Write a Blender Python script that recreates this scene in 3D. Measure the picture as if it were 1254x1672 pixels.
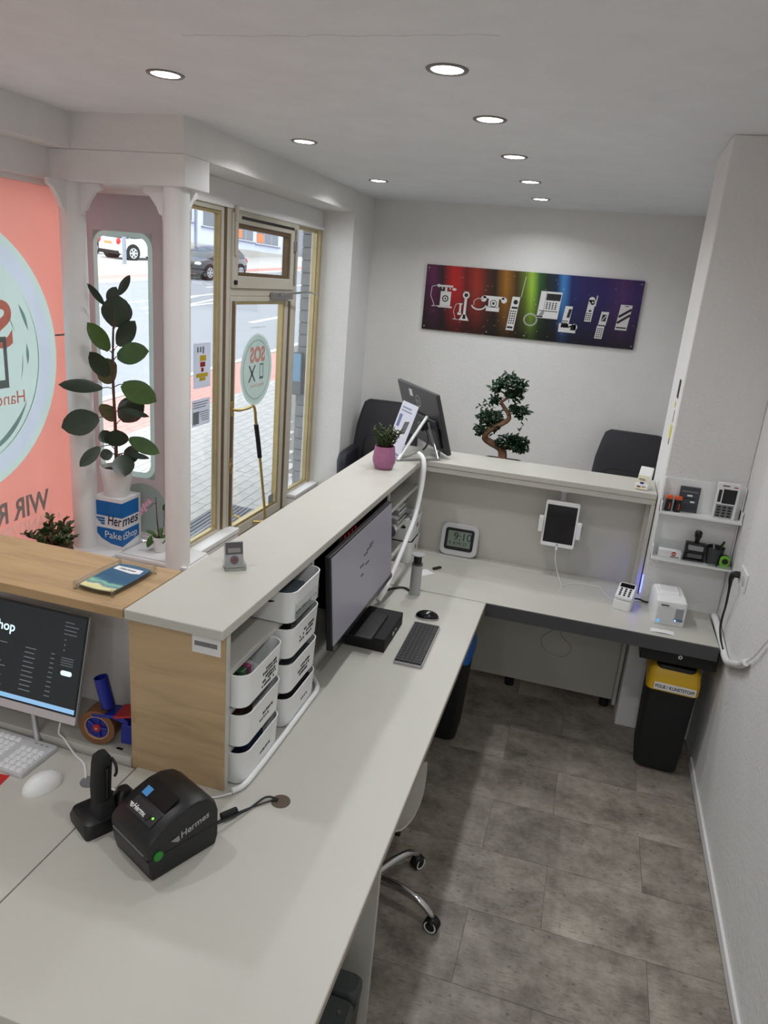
import bpy, math, random
from mathutils import Vector, Matrix, Quaternion
rnd = random.Random(7)
scene = bpy.context.scene
for o in list(bpy.data.objects): bpy.data.objects.remove(o)
COL = scene.collection
PI = math.pi

# ---------------------------------------------------------------- camera
cam_d = bpy.data.cameras.new('camera'); cam = bpy.data.objects.new('camera', cam_d); COL.objects.link(cam)
yaw, pitch, roll = -0.26290982, 0.30618321, -0.08584021
fw = Vector((math.sin(yaw)*math.cos(pitch), math.cos(yaw)*math.cos(pitch), -math.sin(pitch)))
ri = Vector((math.cos(yaw), -math.sin(yaw), 0)); dn = fw.cross(ri)
r2 = ri*math.cos(roll) + dn*math.sin(roll); d2 = -ri*math.sin(roll) + dn*math.cos(roll)
m3 = Matrix((r2, -d2, -fw)).transposed()
cam.matrix_world = Matrix.Translation((0, 0, 2.2)) @ m3.to_4x4()
cam_d.sensor_fit = 'VERTICAL'; cam_d.sensor_height = 36.0
cam_d.lens = 1190.12/1672*36.0; cam_d.clip_start = 0.05; cam_d.clip_end = 300
scene.camera = cam
# ---------------------------------------------------------------- sky (bright overcast day) and exposure
world = bpy.data.worlds.new('overcast_sky'); scene.world = world; world.use_nodes = True
wn = world.node_tree.nodes; bg = wn['Background']
bg.inputs[0].default_value = (0.92, 0.955, 1.0, 1); bg.inputs[1].default_value = 2.75
scene.view_settings.view_transform = 'Standard'; scene.view_settings.look = 'None'
scene.view_settings.gamma = 1.0; scene.view_settings.use_curve_mapping = False
scene.view_settings.exposure = 0.26
LAMP_W = 4.6          # watts of every ceiling downlight

# ---------------------------------------------------------------- helpers
def lin(c):
    def g(v):
        v /= 255.0
        return v/12.92 if v <= 0.04045 else ((v+0.055)/1.055)**2.4
    return (g(c[0]), g(c[1]), g(c[2]), 1.0)

def M(name, rgb, rough=0.5, metal=0.0, var=None, bump=None, emit=None, coat=0.0, spec=None, stretch=None, trans=0.0):
    """procedural principled material; rgb in 0-255 sRGB.
    var=(scale, amount) noise colour variation, bump=(scale, strength) fine relief"""
    m = bpy.data.materials.new(name); m.use_nodes = True
    nt = m.node_tree; b = nt.nodes['Principled BSDF']; c = lin(rgb)
    b.inputs['Base Color'].default_value = c; b.inputs['Roughness'].default_value = rough
    b.inputs['Metallic'].default_value = metal
    if coat: b.inputs['Coat Weight'].default_value = coat
    if spec is not None: b.inputs['Specular IOR Level'].default_value = spec
    if trans: b.inputs['Transmission Weight'].default_value = trans
    tc = nt.nodes.new('ShaderNodeTexCoord')
    src = tc.outputs['Object']
    if stretch:
        mp = nt.nodes.new('ShaderNodeMapping'); mp.inputs['Scale'].default_value = stretch
        nt.links.new(src, mp.inputs[0]); src = mp.outputs[0]
    n = nt.nodes.new('ShaderNodeTexNoise'); n.inputs['Scale'].default_value = var[0] if var else 12.0
    n.inputs['Detail'].default_value = 6; n.inputs['Roughness'].default_value = 0.6
    nt.links.new(src, n.inputs['Vector'])
    amt = var[1] if var else 0.03
    r = nt.nodes.new('ShaderNodeValToRGB'); r.color_ramp.elements[0].position = 0.3; r.color_ramp.elements[1].position = 0.7
    r.color_ramp.elements[0].color = (c[0]*(1-amt), c[1]*(1-amt), c[2]*(1-amt), 1)
    r.color_ramp.elements[1].color = (min(1, c[0]*(1+amt)), min(1, c[1]*(1+amt)), min(1, c[2]*(1+amt)), 1)
    nt.links.new(n.outputs[0], r.inputs[0]); nt.links.new(r.outputs[0], b.inputs['Base Color'])
    if bump:
        n2 = nt.nodes.new('ShaderNodeTexNoise'); n2.inputs['Scale'].default_value = bump[0]; n2.inputs['Detail'].default_value = 4
        nt.links.new(src, n2.inputs['Vector'])
        bp = nt.nodes.new('ShaderNodeBump'); bp.inputs['Strength'].default_value = bump[1]; bp.inputs['Distance'].default_value = 0.004
        nt.links.new(n2.outputs[0], bp.inputs['Height']); nt.links.new(bp.outputs[0], b.inputs['Normal'])
    if emit:
        b.inputs['Emission Color'].default_value = lin(emit[0]); b.inputs['Emission Strength'].default_value = emit[1]
    return m

def glass_mat(name, tint=(246, 248, 248), refl=0.08, rough=0.0):
    m = bpy.data.materials.new(name); m.use_nodes = True; nt = m.node_tree
    for n in list(nt.nodes): nt.nodes.remove(n)
    out = nt.nodes.new('ShaderNodeOutputMaterial'); mix = nt.nodes.new('ShaderNodeMixShader')
    tr = nt.nodes.new('ShaderNodeBsdfTransparent'); tr.inputs[0].default_value = lin(tint)
    gl = nt.nodes.new('ShaderNodeBsdfGlossy'); gl.inputs['Roughness'].default_value = rough
    fr = nt.nodes.new('ShaderNodeLayerWeight'); fr.inputs[0].default_value = 0.25
    mp = nt.nodes.new('ShaderNodeMath'); mp.operation = 'MULTIPLY_ADD'; mp.inputs[1].default_value = 0.35; mp.inputs[2].default_value = refl*0.3
    nt.links.new(fr.outputs['Fresnel'], mp.inputs[0]); nt.links.new(mp.outputs[0], mix.inputs[0])
    nt.links.new(tr.outputs[0], mix.inputs[1]); nt.links.new(gl.outputs[0], mix.inputs[2]); nt.links.new(mix.outputs[0], out.inputs[0])
    return m

def film_mat(name, rgb, through=0.5, var=0.05):
    """printed self-adhesive window film: partly diffusing daylight through"""
    m = bpy.data.materials.new(name); m.use_nodes = True; nt = m.node_tree
    for n in list(nt.nodes): nt.nodes.remove(n)
    out = nt.nodes.new('ShaderNodeOutputMaterial'); mix = nt.nodes.new('ShaderNodeMixShader'); mix.inputs[0].default_value = through
    df = nt.nodes.new('ShaderNodeBsdfDiffuse'); tl = nt.nodes.new('ShaderNodeBsdfTranslucent')
    tc = nt.nodes.new('ShaderNodeTexCoord'); n = nt.nodes.new('ShaderNodeTexNoise'); n.inputs['Scale'].default_value = 3
    nt.links.new(tc.outputs['Object'], n.inputs['Vector'])
    r = nt.nodes.new('ShaderNodeValToRGB'); c = lin(rgb)
    r.color_ramp.elements[0].color = tuple(v*(1-var) for v in c[:3])+(1,); r.color_ramp.elements[1].color = tuple(min(1, v*(1+var)) for v in c[:3])+(1,)
    nt.links.new(n.outputs[0], r.inputs[0]); nt.links.new(r.outputs[0], df.inputs[0]); nt.links.new(r.outputs[0], tl.inputs[0])
    nt.links.new(df.outputs[0], mix.inputs[1]); nt.links.new(tl.outputs[0], mix.inputs[2]); nt.links.new(mix.outputs[0], out.inputs[0])
    return m

class MB:
    def __init__(s): s.v = []; s.f = []
    def add(s, vs, fs):
        k = len(s.v); s.v += [tuple(p) for p in vs]; s.f += [tuple(i+k for i in q) for q in fs]; return s
    def box(s, x0, x1, y0, y1, z0, z1):
        x0, x1 = min(x0, x1), max(x0, x1); y0, y1 = min(y0, y1), max(y0, y1); z0, z1 = min(z0, z1), max(z0, z1)
        return s.add([(x0,y0,z0),(x1,y0,z0),(x1,y1,z0),(x0,y1,z0),(x0,y0,z1),(x1,y0,z1),(x1,y1,z1),(x0,y1,z1)],
                     [(0,3,2,1),(4,5,6,7),(0,1,5,4),(1,2,6,5),(2,3,7,6),(3,0,4,7)])
    def loft(s, loops, c0=True, c1=True, closed=True):
        n = len(loops[0]); vs = [p for l in loops for p in l]; fs = []
        for a in range(len(loops)-1):
            for i in range(n if closed else n-1):
                j = (i+1) % n
                fs.append((a*n+i, a*n+j, (a+1)*n+j, (a+1)*n+i))
        if c0: fs.append(tuple(reversed(range(n))))
        if c1: fs.append(tuple(range((len(loops)-1)*n, len(loops)*n)))
        return s.add(vs, fs)
    def cyl(s, p0, p1, r0, r1=None, n=16, c0=True, c1=True):
        p0, p1 = Vector(p0), Vector(p1); r1 = r0 if r1 is None else r1
        d = (p1-p0).normalized(); a = d.orthogonal().normalized(); b = d.cross(a)
        L = [[p + (a*math.cos(2*PI*i/n)+b*math.sin(2*PI*i/n))*r for i in range(n)] for p, r in ((p0, r0), (p1, r1))]
        return s.loft(L, c0, c1)
    def tube(s, pts, r, n=8, smooth=4):
        P = [Vector(p) for p in pts]
        if smooth > 1 and len(P) > 2:
            Q = []
            for i in range(len(P)-1):
                a, b, c, d = P[max(i-1, 0)], P[i], P[i+1], P[min(i+2, len(P)-1)]
                for k in range(smooth):
                    t = k/smooth
                    Q.append(0.5*((2*b)+(c-a)*t+(2*a-5*b+4*c-d)*t*t+(3*b-3*c+d-a)*t**3))
            Q.append(P[-1]); P = Q
        rr = r if isinstance(r, (list, tuple)) else None
        L = []; up = None
        for i, p in enumerate(P):
            t = (P[min(i+1, len(P)-1)]-P[max(i-1, 0)]).normalized()
            a = t.orthogonal().normalized() if up is None else (up - t*up.dot(t)).normalized()
            up = a; b = t.cross(a)
            if rr:
                q = i/(len(P)-1)*(len(rr)-1); k = min(int(q), len(rr)-2); rad = rr[k]+(rr[k+1]-rr[k])*(q-k)
            else: rad = r
            L.append([p+(a*math.cos(2*PI*j/n)+b*math.sin(2*PI*j/n))*rad for j in range(n)])
        return s.loft(L)
    def lathe(s, prof, cx=0, cy=0, n=24, c0=False, c1=False):
        L = [[(cx+r*math.cos(2*PI*i/n), cy+r*math.sin(2*PI*i/n), z) for i in range(n)] for r, z in prof]
        return s.loft(L, c0, c1)
    def prism(s, poly, axis, a0, a1):
        def P(u, v, w): return {'x': (w, u, v), 'y': (u, w, v), 'z': (u, v, w)}[axis]
        return s.loft([[P(u, v, a0) for u, v in poly], [P(u, v, a1) for u, v in poly]])
    def sphere(s, c, r, n=12, m=8, z0=-1.0):
        if not isinstance(r, (tuple, list)): r = (r, r, r)
        t0 = math.asin(max(-1, z0)); L = []
        for k in range(m+1):
            t = t0+(PI/2-t0)*k/m; t = min(max(t, -PI/2+0.01), PI/2-0.01)
            L.append([(c[0]+r[0]*math.cos(t)*math.cos(2*PI*i/n), c[1]+r[1]*math.cos(t)*math.sin(2*PI*i/n), c[2]+r[2]*math.sin(t)) for i in range(n)])
        return s.loft(L)
    def rr(s, w, d, rad, zs, cx=0, cy=0, n=4, c0=True, c1=True):
        """rounded rectangle loft; zs = [(z, inset)]"""
        return s.loft([rloop(w-2*i, d-2*i, max(rad-i, 0.001), z, cx, cy, n) for z, i in zs], c0, c1)
    def disc(s, c, r, nrm, n=24, ry=None):
        nrm = Vector(nrm).normalized(); up = Vector((0, 0, 1)) if abs(nrm.z) < .9 else Vector((0, 1, 0))
        a = up.cross(nrm).normalized(); b = nrm.cross(a); c = Vector(c); ry = ry or r
        return s.add([c+a*r*math.cos(2*PI*i/n)+b*ry*math.sin(2*PI*i/n) for i in range(n)], [tuple(range(n))])
    def leaf(s, base, tip, width, nrm, fold=0.15, droop=0.0, n=6, petiole=0.0):
        b, t = Vector(base), Vector(tip); ax = t-b; ln = ax.length; ax.normalize()
        nrm = Vector(nrm); nrm = (nrm-ax*nrm.dot(ax)).normalized(); sd = ax.cross(nrm)
        L = []
        for k in range(n+1):
            q = k/n; w = width*0.5*(math.sin(PI*min(1, q*0.92+0.05))**0.75)*(1 if q < .99 else .08)
            c = b+ax*ln*q-nrm*droop*ln*q*q
            L.append([c-sd*w+nrm*w*fold*2, c-nrm*0.001, c+sd*w+nrm*w*fold*2])
        vs = [p for l in L for p in l]; fs = []
        for k in range(n):
            for i in range(2): fs.append((k*3+i, k*3+i+1, k*3+4+i, k*3+3+i))
        k0 = len(vs); vs2 = [p-nrm*0.0012 for p in vs]
        fs2 = [tuple(reversed([i+k0 for i in q])) for q in fs]
        return s.add(vs+vs2, fs+fs2)
    def xf(s, M4):
        s.v = [tuple(M4 @ Vector(p)) for p in s.v]; return s
    def build(s, name, mat, parent=None, bevel=0.0, smooth=None, seg=2):
        me = bpy.data.meshes.new(name); me.from_pydata(s.v, [], s.f)
        me.update()
        import bmesh
        bm = bmesh.new(); bm.from_mesh(me); bmesh.ops.recalc_face_normals(bm, faces=bm.faces); bm.to_mesh(me); bm.free()
        if mat: me.materials.append(mat)
        o = bpy.data.objects.new(name, me); COL.objects.link(o)
        if parent: o.parent = parent
        if smooth or (smooth is None and bevel):
            me.polygons.foreach_set('use_smooth', [True]*len(me.polygons)); me.set_sharp_from_angle(angle=math.radians(40))
        if bevel:
            md = o.modifiers.new('bevel', 'BEVEL'); md.width = bevel; md.segments = seg; md.limit_method = 'ANGLE'; md.angle_limit = math.radians(50)
            md.harden_normals = False
        return o

def rloop(w, d, r, z, cx=0, cy=0, n=4):
    r = min(r, w/2-1e-4, d/2-1e-4); out = []
    for (sx, sy, a0) in ((1, 1, 0), (-1, 1, PI/2), (-1, -1, PI), (1, -1, 3*PI/2)):
        for k in range(n+1):
            a = a0+PI/2*k/n
            out.append((cx+sx*(w/2-r)+r*math.cos(a), cy+sy*(d/2-r)+r*math.sin(a), z))
    return out

def box(*a): return MB().box(*a)

def tag(o, label=None, cat=None, group=None, kind=None):
    if label: o['label'] = label
    if cat: o['category'] = cat
    if group: o['group'] = group
    if kind: o['kind'] = kind
    return o

def thing(name, label, cat, loc=(0, 0, 0), rz=0.0, group=None):
    o = bpy.data.objects.new(name, None); o.empty_display_size = 0.05; COL.objects.link(o)
    o.location = loc; o.rotation_euler = (0, 0, rz)
    return tag(o, label, cat, group)

def single(name, mb, mat, label, cat, group=None, bevel=0.0, smooth=None, org=None):
    """a thing that is one mesh; its origin is put at its base"""
    if org is None:
        xs = [p[0] for p in mb.v]; ys = [p[1] for p in mb.v]; zs = [p[2] for p in mb.v]
        org = ((min(xs)+max(xs))/2, (min(ys)+max(ys))/2, min(zs))
    mb.v = [(p[0]-org[0], p[1]-org[1], p[2]-org[2]) for p in mb.v]
    o = mb.build(name, mat, None, bevel, smooth); o.location = org
    return tag(o, label, cat, group)

def struct(name, mb, mat, bevel=0.0, label=None):
    o = mb.build(name, mat, None, bevel); return tag(o, label, None, None, 'structure')

def copy_tree(o, parent=None):
    c = o.copy(); COL.objects.link(c); c.parent = parent
    for ch in list(o.children): copy_tree(ch, c)
    return c

def text(body, size, O, U, V, depth=0.0004, align='LEFT', bold=0.0, shear=0.0, sx=1.0, res=3):
    """lettering as geometry: origin O, reading direction U, up V"""
    cu = bpy.data.curves.new('t', 'FONT'); cu.body = body; cu.size = size; cu.align_x = align
    cu.resolution_u = res; cu.extrude = depth; cu.offset = bold; cu.shear = shear
    ob = bpy.data.objects.new('t', cu); COL.objects.link(ob)
    dg = bpy.context.evaluated_depsgraph_get(); me = bpy.data.meshes.new_from_object(ob.evaluated_get(dg))
    O, U, V = Vector(O), Vector(U).normalized(), Vector(V).normalized(); N = U.cross(V)
    mb = MB(); mb.add([O+U*v.co.x*sx+V*v.co.y+N*v.co.z for v in me.vertices], [tuple(p.vertices) for p in me.polygons])
    bpy.data.objects.remove(ob); bpy.data.curves.remove(cu); bpy.data.meshes.remove(me)
    return mb

def fit_text(body, size, O, U, V, width, **kw):
    """lettering squeezed or stretched to a given width"""
    m = text(body, size, (0, 0, 0), (1, 0, 0), (0, 1, 0), **kw)
    xs = [p[0] for p in m.v]; k = width/(max(xs)-min(xs)); x0 = min(xs)
    O, U, V = Vector(O), Vector(U).normalized(), Vector(V).normalized(); N = U.cross(V)
    m.v = [tuple(O+U*(p[0]-x0)*k+V*p[1]+N*p[2]) for p in m.v]
    return m

def merge(*ms):
    r = MB()
    for m in ms: r.add(m.v, m.f)
    return r
# ---------------------------------------------------------------- materials
WALL = M('white_plaster', (230, 230, 229), .9, bump=(60, .9), var=(4, .02))
CEIL = M('white_ceiling', (236, 240, 243), .95, bump=(90, .35), var=(5, .03))
PAINT = M('white_painted_wood', (232, 232, 232), .6, var=(6, .02))
LAM = M('cream_white_laminate', (196, 194, 185), .38, var=(3, .015))
LAMD = M('dark_grey_edge', (74, 74, 76), .5)
PLAST_W = M('white_plastic', (238, 239, 239), .35)
PLAST_G = M('grey_plastic', (120, 122, 124), .45)
BLACK = M('black_plastic', (17, 17, 19), .42)
BLACKG = M('black_gloss', (10, 10, 12), .18)
BLACKM = M('black_matte', (20, 20, 21), .75, bump=(300, .2))
CHROME = M('chrome', (205, 205, 208), .12, 1.0)
ALU = M('brushed_aluminium', (170, 171, 173), .35, 1.0)
STEEL = M('silver_paint', (178, 178, 180), .4, .4)
GOLD = M('gold_anodised', (186, 168, 122), .4, .55, var=(8, .08))
BRONZE = M('bronze_profile', (110, 90, 66), .5, .35, var=(8, .1))
CREAMF = M('cream_frame', (196, 190, 176), .5, var=(6, .04))
BRASS = M('brass', (196, 172, 110), .28, .9)
GLASS = glass_mat('window_glass')
ACRYL = glass_mat('clear_acrylic', (250, 252, 252), .5, .05)
PAPER = M('paper', (232, 232, 232), .8)
INK = M('dark_print', (40, 42, 48), .7)
BLUE = M('parcel_blue', (0, 103, 178), .5)
NAVY = M('navy_print', (26, 32, 66), .5)
WHITEP = M('white_print', (238, 238, 238), .6)
RED = M('red_plastic', (170, 28, 30), .4)
GREEN = M('lime_green_plastic', (112, 190, 40), .45)
ORANGE = M('orange_cap', (222, 92, 40), .5)
YELLOW = M('yellow_lid', (212, 168, 26), .45)
COBALT = M('cobalt_blue_plastic', (22, 38, 140), .4)
BROWNT = M('brown_packing_tape', (120, 78, 46), .35)
SOIL = M('potting_soil', (38, 28, 22), .95, bump=(120, .8))
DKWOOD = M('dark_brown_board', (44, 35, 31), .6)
BARK = M('bonsai_bark', (128, 96, 76), .85, bump=(60, .9), var=(18, .25))
STEM = M('brown_stem', (92, 60, 46), .7, var=(20, .2))
LEAF_R = M('rubber_leaf', (36, 52, 34), .3, var=(9, .35), coat=.2)
LEAF_R2 = M('rubber_leaf_light', (62, 92, 40), .35, var=(9, .25), coat=.2)
LEAF_B = M('bonsai_leaf', (30, 62, 36), .4, var=(30, .4))
LEAF_J = M('jade_leaf', (62, 88, 48), .45, var=(30, .3))
LEAF_S = M('succulent_leaf', (70, 92, 50), .5, var=(40, .35))
LEAF_O = M('orchid_leaf', (66, 104, 46), .4, var=(15, .25))
PETAL = M('pink_petal', (226, 176, 206), .6)
PINKPOT = M('mauve_ceramic', (166, 104, 142), .35, bump=(70, 1.0), var=(50, .08))
WICKER = M('brown_wicker', (92, 74, 58), .8, var=(40, .3))
UPHOL = M('black_upholstery', (38, 38, 46), .6, bump=(200, .15))
UPHOL2 = M('black_cushion', (22, 22, 26), .7, bump=(200, .15))
RUBBER = M('black_rubber', (14, 14, 14), .8)
SCREENW = M('grey_lit_screen', (120, 118, 128), .3, emit=((150, 148, 160), .16))
SCREEND = M('dark_lit_screen', (22, 26, 28), .3, emit=((44, 50, 54), .25))
SCRTXT = M('screen_text', (110, 118, 122), .5, emit=((130, 140, 145), .3))
SCRHEAD = M('screen_heading', (200, 230, 245), .5, emit=((205, 235, 250), .9))
SCRBAR = M('screen_taskbar', (130, 175, 215), .5, emit=((140, 185, 225), .6))
LCD = M('lcd_grey_green', (128, 142, 130), .3)
REDLED = M('red_led', (150, 20, 36), .5, emit=((255, 30, 60), .12))
BLUELED = M('blue_led', (60, 60, 255), .4, emit=((60, 70, 255), 9.0))
GREENLED = M('green_led', (90, 220, 60), .4, emit=((110, 240, 60), 1.5))
LAMPGLOW = M('lamp_diffuser', (255, 250, 240), .5, emit=((255, 247, 236), 14.0))
GREENB = M('green_button', (30, 130, 40), .35)
WHITECAP = M('white_shell', (214, 210, 198), .4)

def wood_mat(name, rgb, axis_scale):
    m = bpy.data.materials.new(name); m.use_nodes = True; nt = m.node_tree; b = nt.nodes['Principled BSDF']; c = lin(rgb)
    tc = nt.nodes.new('ShaderNodeTexCoord'); mp = nt.nodes.new('ShaderNodeMapping'); mp.inputs['Scale'].default_value = axis_scale
    nt.links.new(tc.outputs['Object'], mp.inputs[0])
    n = nt.nodes.new('ShaderNodeTexNoise'); n.inputs['Scale'].default_value = 2.2; n.inputs['Detail'].default_value = 9; n.inputs['Roughness'].default_value = .62; n.inputs['Distortion'].default_value = .6
    nt.links.new(mp.outputs[0], n.inputs['Vector'])
    r = nt.nodes.new('ShaderNodeValToRGB'); e = r.color_ramp.elements
    e[0].position = .28; e[0].color = tuple(v*.74 for v in c[:3])+(1,); e[1].position = .72; e[1].color = tuple(min(1, v*1.14) for v in c[:3])+(1,)
    k = e.new(.5); k.color = c
    nt.links.new(n.outputs[0], r.inputs[0])
    # knots
    v = nt.nodes.new('ShaderNodeTexVoronoi'); v.inputs['Scale'].default_value = 5.5; nt.links.new(tc.outputs['Object'], v.inputs['Vector'])
    kr = nt.nodes.new('ShaderNodeValToRGB'); kr.color_ramp.elements[0].position = .03; kr.color_ramp.elements[1].position = .075
    kr.color_ramp.elements[0].color = (.45, .4, .35, 1); kr.color_ramp.elements[1].color = (1, 1, 1, 1)
    nt.links.new(v.outputs['Distance'], kr.inputs[0])
    mx = nt.nodes.new('ShaderNodeMix'); mx.data_type = 'RGBA'; mx.blend_type = 'MULTIPLY'; mx.inputs[0].default_value = 1
    nt.links.new(r.outputs[0], mx.inputs[6]); nt.links.new(kr.outputs[0], mx.inputs[7]); nt.links.new(mx.outputs[2], b.inputs['Base Color'])
    b.inputs['Roughness'].default_value = .5
    return m
OAK = wood_mat('oak_decor', (184, 152, 110), (1.6, 11, 14))
OAKV = wood_mat('oak_decor_panel', (192, 164, 126), (1.3, 9, 9))

def tile_mat():
    m = bpy.data.materials.new('concrete_vinyl_tile'); m.use_nodes = True; nt = m.node_tree; b = nt.nodes['Principled BSDF']
    tc = nt.nodes.new('ShaderNodeTexCoord'); oi = nt.nodes.new('ShaderNodeObjectInfo')
    ad = nt.nodes.new('ShaderNodeVectorMath'); ad.operation = 'ADD'
    cm = nt.nodes.new('ShaderNodeCombineXYZ'); ml = nt.nodes.new('ShaderNodeMath'); ml.operation = 'MULTIPLY'; ml.inputs[1].default_value = 40
    nt.links.new(oi.outputs['Random'], ml.inputs[0]); nt.links.new(ml.outputs[0], cm.inputs[0]); nt.links.new(ml.outputs[0], cm.inputs[1])
    nt.links.new(tc.outputs['Object'], ad.inputs[0]); nt.links.new(cm.outputs[0], ad.inputs[1])
    n = nt.nodes.new('ShaderNodeTexNoise'); n.inputs['Scale'].default_value = 4.2; n.inputs['Detail'].default_value = 12; n.inputs['Roughness'].default_value = .74
    nt.links.new(ad.outputs[0], n.inputs['Vector'])
    r = nt.nodes.new('ShaderNodeValToRGB'); e = r.color_ramp.elements
    e[0].position = .34; e[0].color = lin((100, 92, 83)); e[1].position = .66; e[1].color = lin((176, 168, 156))
    nt.links.new(n.outputs[0], r.inputs[0])
    mp = nt.nodes.new('ShaderNodeMapping'); mp.inputs['Scale'].default_value = (5, 26, 1); nt.links.new(ad.outputs[0], mp.inputs[0])
    v = nt.nodes.new('ShaderNodeTexNoise'); v.inputs['Scale'].default_value = 5; v.inputs['Detail'].default_value = 6; nt.links.new(mp.outputs[0], v.inputs['Vector'])
    kr = nt.nodes.new('ShaderNodeValToRGB'); kr.color_ramp.elements[0].position = .33; kr.color_ramp.elements[0].color = (.5, .47, .44, 1); kr.color_ramp.elements[1].position = .45; kr.color_ramp.elements[1].color = (1, 1, 1, 1)
    nt.links.new(v.outputs[0], kr.inputs[0])
    vo = nt.nodes.new('ShaderNodeTexVoronoi'); vo.inputs['Scale'].default_value = 16; nt.links.new(ad.outputs[0], vo.inputs['Vector'])
    k2 = nt.nodes.new('ShaderNodeValToRGB'); k2.color_ramp.elements[0].position = .07; k2.color_ramp.elements[0].color = (.35, .33, .31, 1); k2.color_ramp.elements[1].position = .12; k2.color_ramp.elements[1].color = (1, 1, 1, 1)
    nt.links.new(vo.outputs['Distance'], k2.inputs[0])
    a = nt.nodes.new('ShaderNodeMix'); a.data_type = 'RGBA'; a.blend_type = 'MULTIPLY'; a.inputs[0].default_value = .6
    c = nt.nodes.new('ShaderNodeMix'); c.data_type = 'RGBA'; c.blend_type = 'MULTIPLY'; c.inputs[0].default_value = .55
    nt.links.new(r.outputs[0], a.inputs[6]); nt.links.new(kr.outputs[0], a.inputs[7]); nt.links.new(a.outputs[2], c.inputs[6]); nt.links.new(k2.outputs[0], c.inputs[7])
    t = nt.nodes.new('ShaderNodeMath'); t.operation = 'MULTIPLY_ADD'; t.inputs[1].default_value = .16; t.inputs[2].default_value = .92; nt.links.new(oi.outputs['Random'], t.inputs[0])
    d = nt.nodes.new('ShaderNodeMix'); d.data_type = 'RGBA'; d.blend_type = 'MULTIPLY'; d.inputs[0].default_value = 1
    nt.links.new(c.outputs[2], d.inputs[6]); nt.links.new(t.outputs[0], d.inputs[7]); nt.links.new(d.outputs[2], b.inputs['Base Color'])
    b.inputs['Roughness'].default_value = .5
    return m
TILE = tile_mat()
# ---------------------------------------------------------------- the shell of the shop
H = 2.916; XR = 0.775; YB = 6.98; Y0 = -4.2; XG = -2.5
def add_crack(m):
    nt = m.node_tree; b = nt.nodes['Principled BSDF']; old = b.inputs['Base Color'].links[0].from_socket
    tc = nt.nodes.new('ShaderNodeTexCoord'); sp = nt.nodes.new('ShaderNodeSeparateXYZ'); nt.links.new(tc.outputs['Object'], sp.inputs[0])
    n = nt.nodes.new('ShaderNodeTexNoise'); n.inputs['Scale'].default_value = 9; n.inputs['Detail'].default_value = 8; nt.links.new(tc.outputs['Object'], n.inputs['Vector'])
    def mt(op, a, bb, c=None):
        q = nt.nodes.new('ShaderNodeMath'); q.operation = op
        for i, w in enumerate((a, bb, c)):
            if w is None: continue
            if isinstance(w, (int, float)): q.inputs[i].default_value = w
            else: nt.links.new(w, q.inputs[i])
        return q.outputs[0]
    yy = mt('MULTIPLY_ADD', n.outputs[0], .05, sp.outputs['Y'])
    d = mt('ABSOLUTE', mt('SUBTRACT', yy, 2.478), 0)
    near = mt('LESS_THAN', d, .0022); inx = mt('LESS_THAN', mt('ABSOLUTE', mt('ADD', sp.outputs['X'], .96), 0), .53)
    f = mt('MULTIPLY', mt('MULTIPLY', near, inx), .42)
    mx = nt.nodes.new('ShaderNodeMix'); mx.data_type = 'RGBA'; nt.links.new(f, mx.inputs[0]); nt.links.new(old, mx.inputs[6]); mx.inputs[7].default_value = lin((90, 88, 86))
    nt.links.new(mx.outputs[2], b.inputs['Base Color'])
add_crack(CEIL)
floor = struct('floor', MB().box(-2.56, XR, Y0, YB, -.12, -.004).box(-3.12, -2.56, Y0, 1.2, -.12, -.004), TILE)
TW, TD = .635, .3225
tile_mesh = None
k = 0
y = 1.877-TD*13
row = 0
while y < 6.97:
    x = -.135-TW*4+(TW*.42 if row % 2 == 0 else 0)
    while x < XR:
        a, b_, c, d_ = max(x, -2.44), min(x+TW, XR-.013), max(y, Y0+.01), min(y+TD, YB-.005)
        if b_-a > .04 and d_-c > .04:
            full = abs(b_-a-TW) < 1e-6 and abs(d_-c-TD) < 1e-6
            if full and tile_mesh:
                o = bpy.data.objects.new('floor_tile', tile_mesh); COL.objects.link(o); o.parent = floor
            else:
                w, dd = b_-a-.0016, d_-c-.0016
                o = MB().box(-w/2, w/2, -dd/2, dd/2, -.0035, 0).build('floor_tile', TILE, floor)
                if full: tile_mesh = o.data
            o.location = ((a+b_)/2, (c+d_)/2, 0)
        x += TW
    y += TD; row += 1

struct('wall_right', box(XR, XR+.15, Y0, YB+.15, -.12, H), WALL)
struct('wall_back', box(-2.6, XR, YB, YB+.15, -.12, H), WALL)
struct('wall_front', box(-3.3, XR, Y0-.15, Y0, -.12, H), WALL)
struct('wall_left', box(-3.3, -3.12, Y0, 1.2, -.12, 2.58), WALL)
struct('wall_corner', box(-2.6, -2.215, 6.41, YB, -.004, H), WALL)
struct('pillar', box(.40, XR, 3.715, 4.222, 0, H), WALL, bevel=.006)
struct('ceiling', box(-3.3, XR+.15, Y0-.15, YB+.15, H, H+.12), CEIL)
struct('baseboard_right', box(XR-.013, XR, Y0, 3.495, 0, .045), PAINT, bevel=.003)
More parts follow.
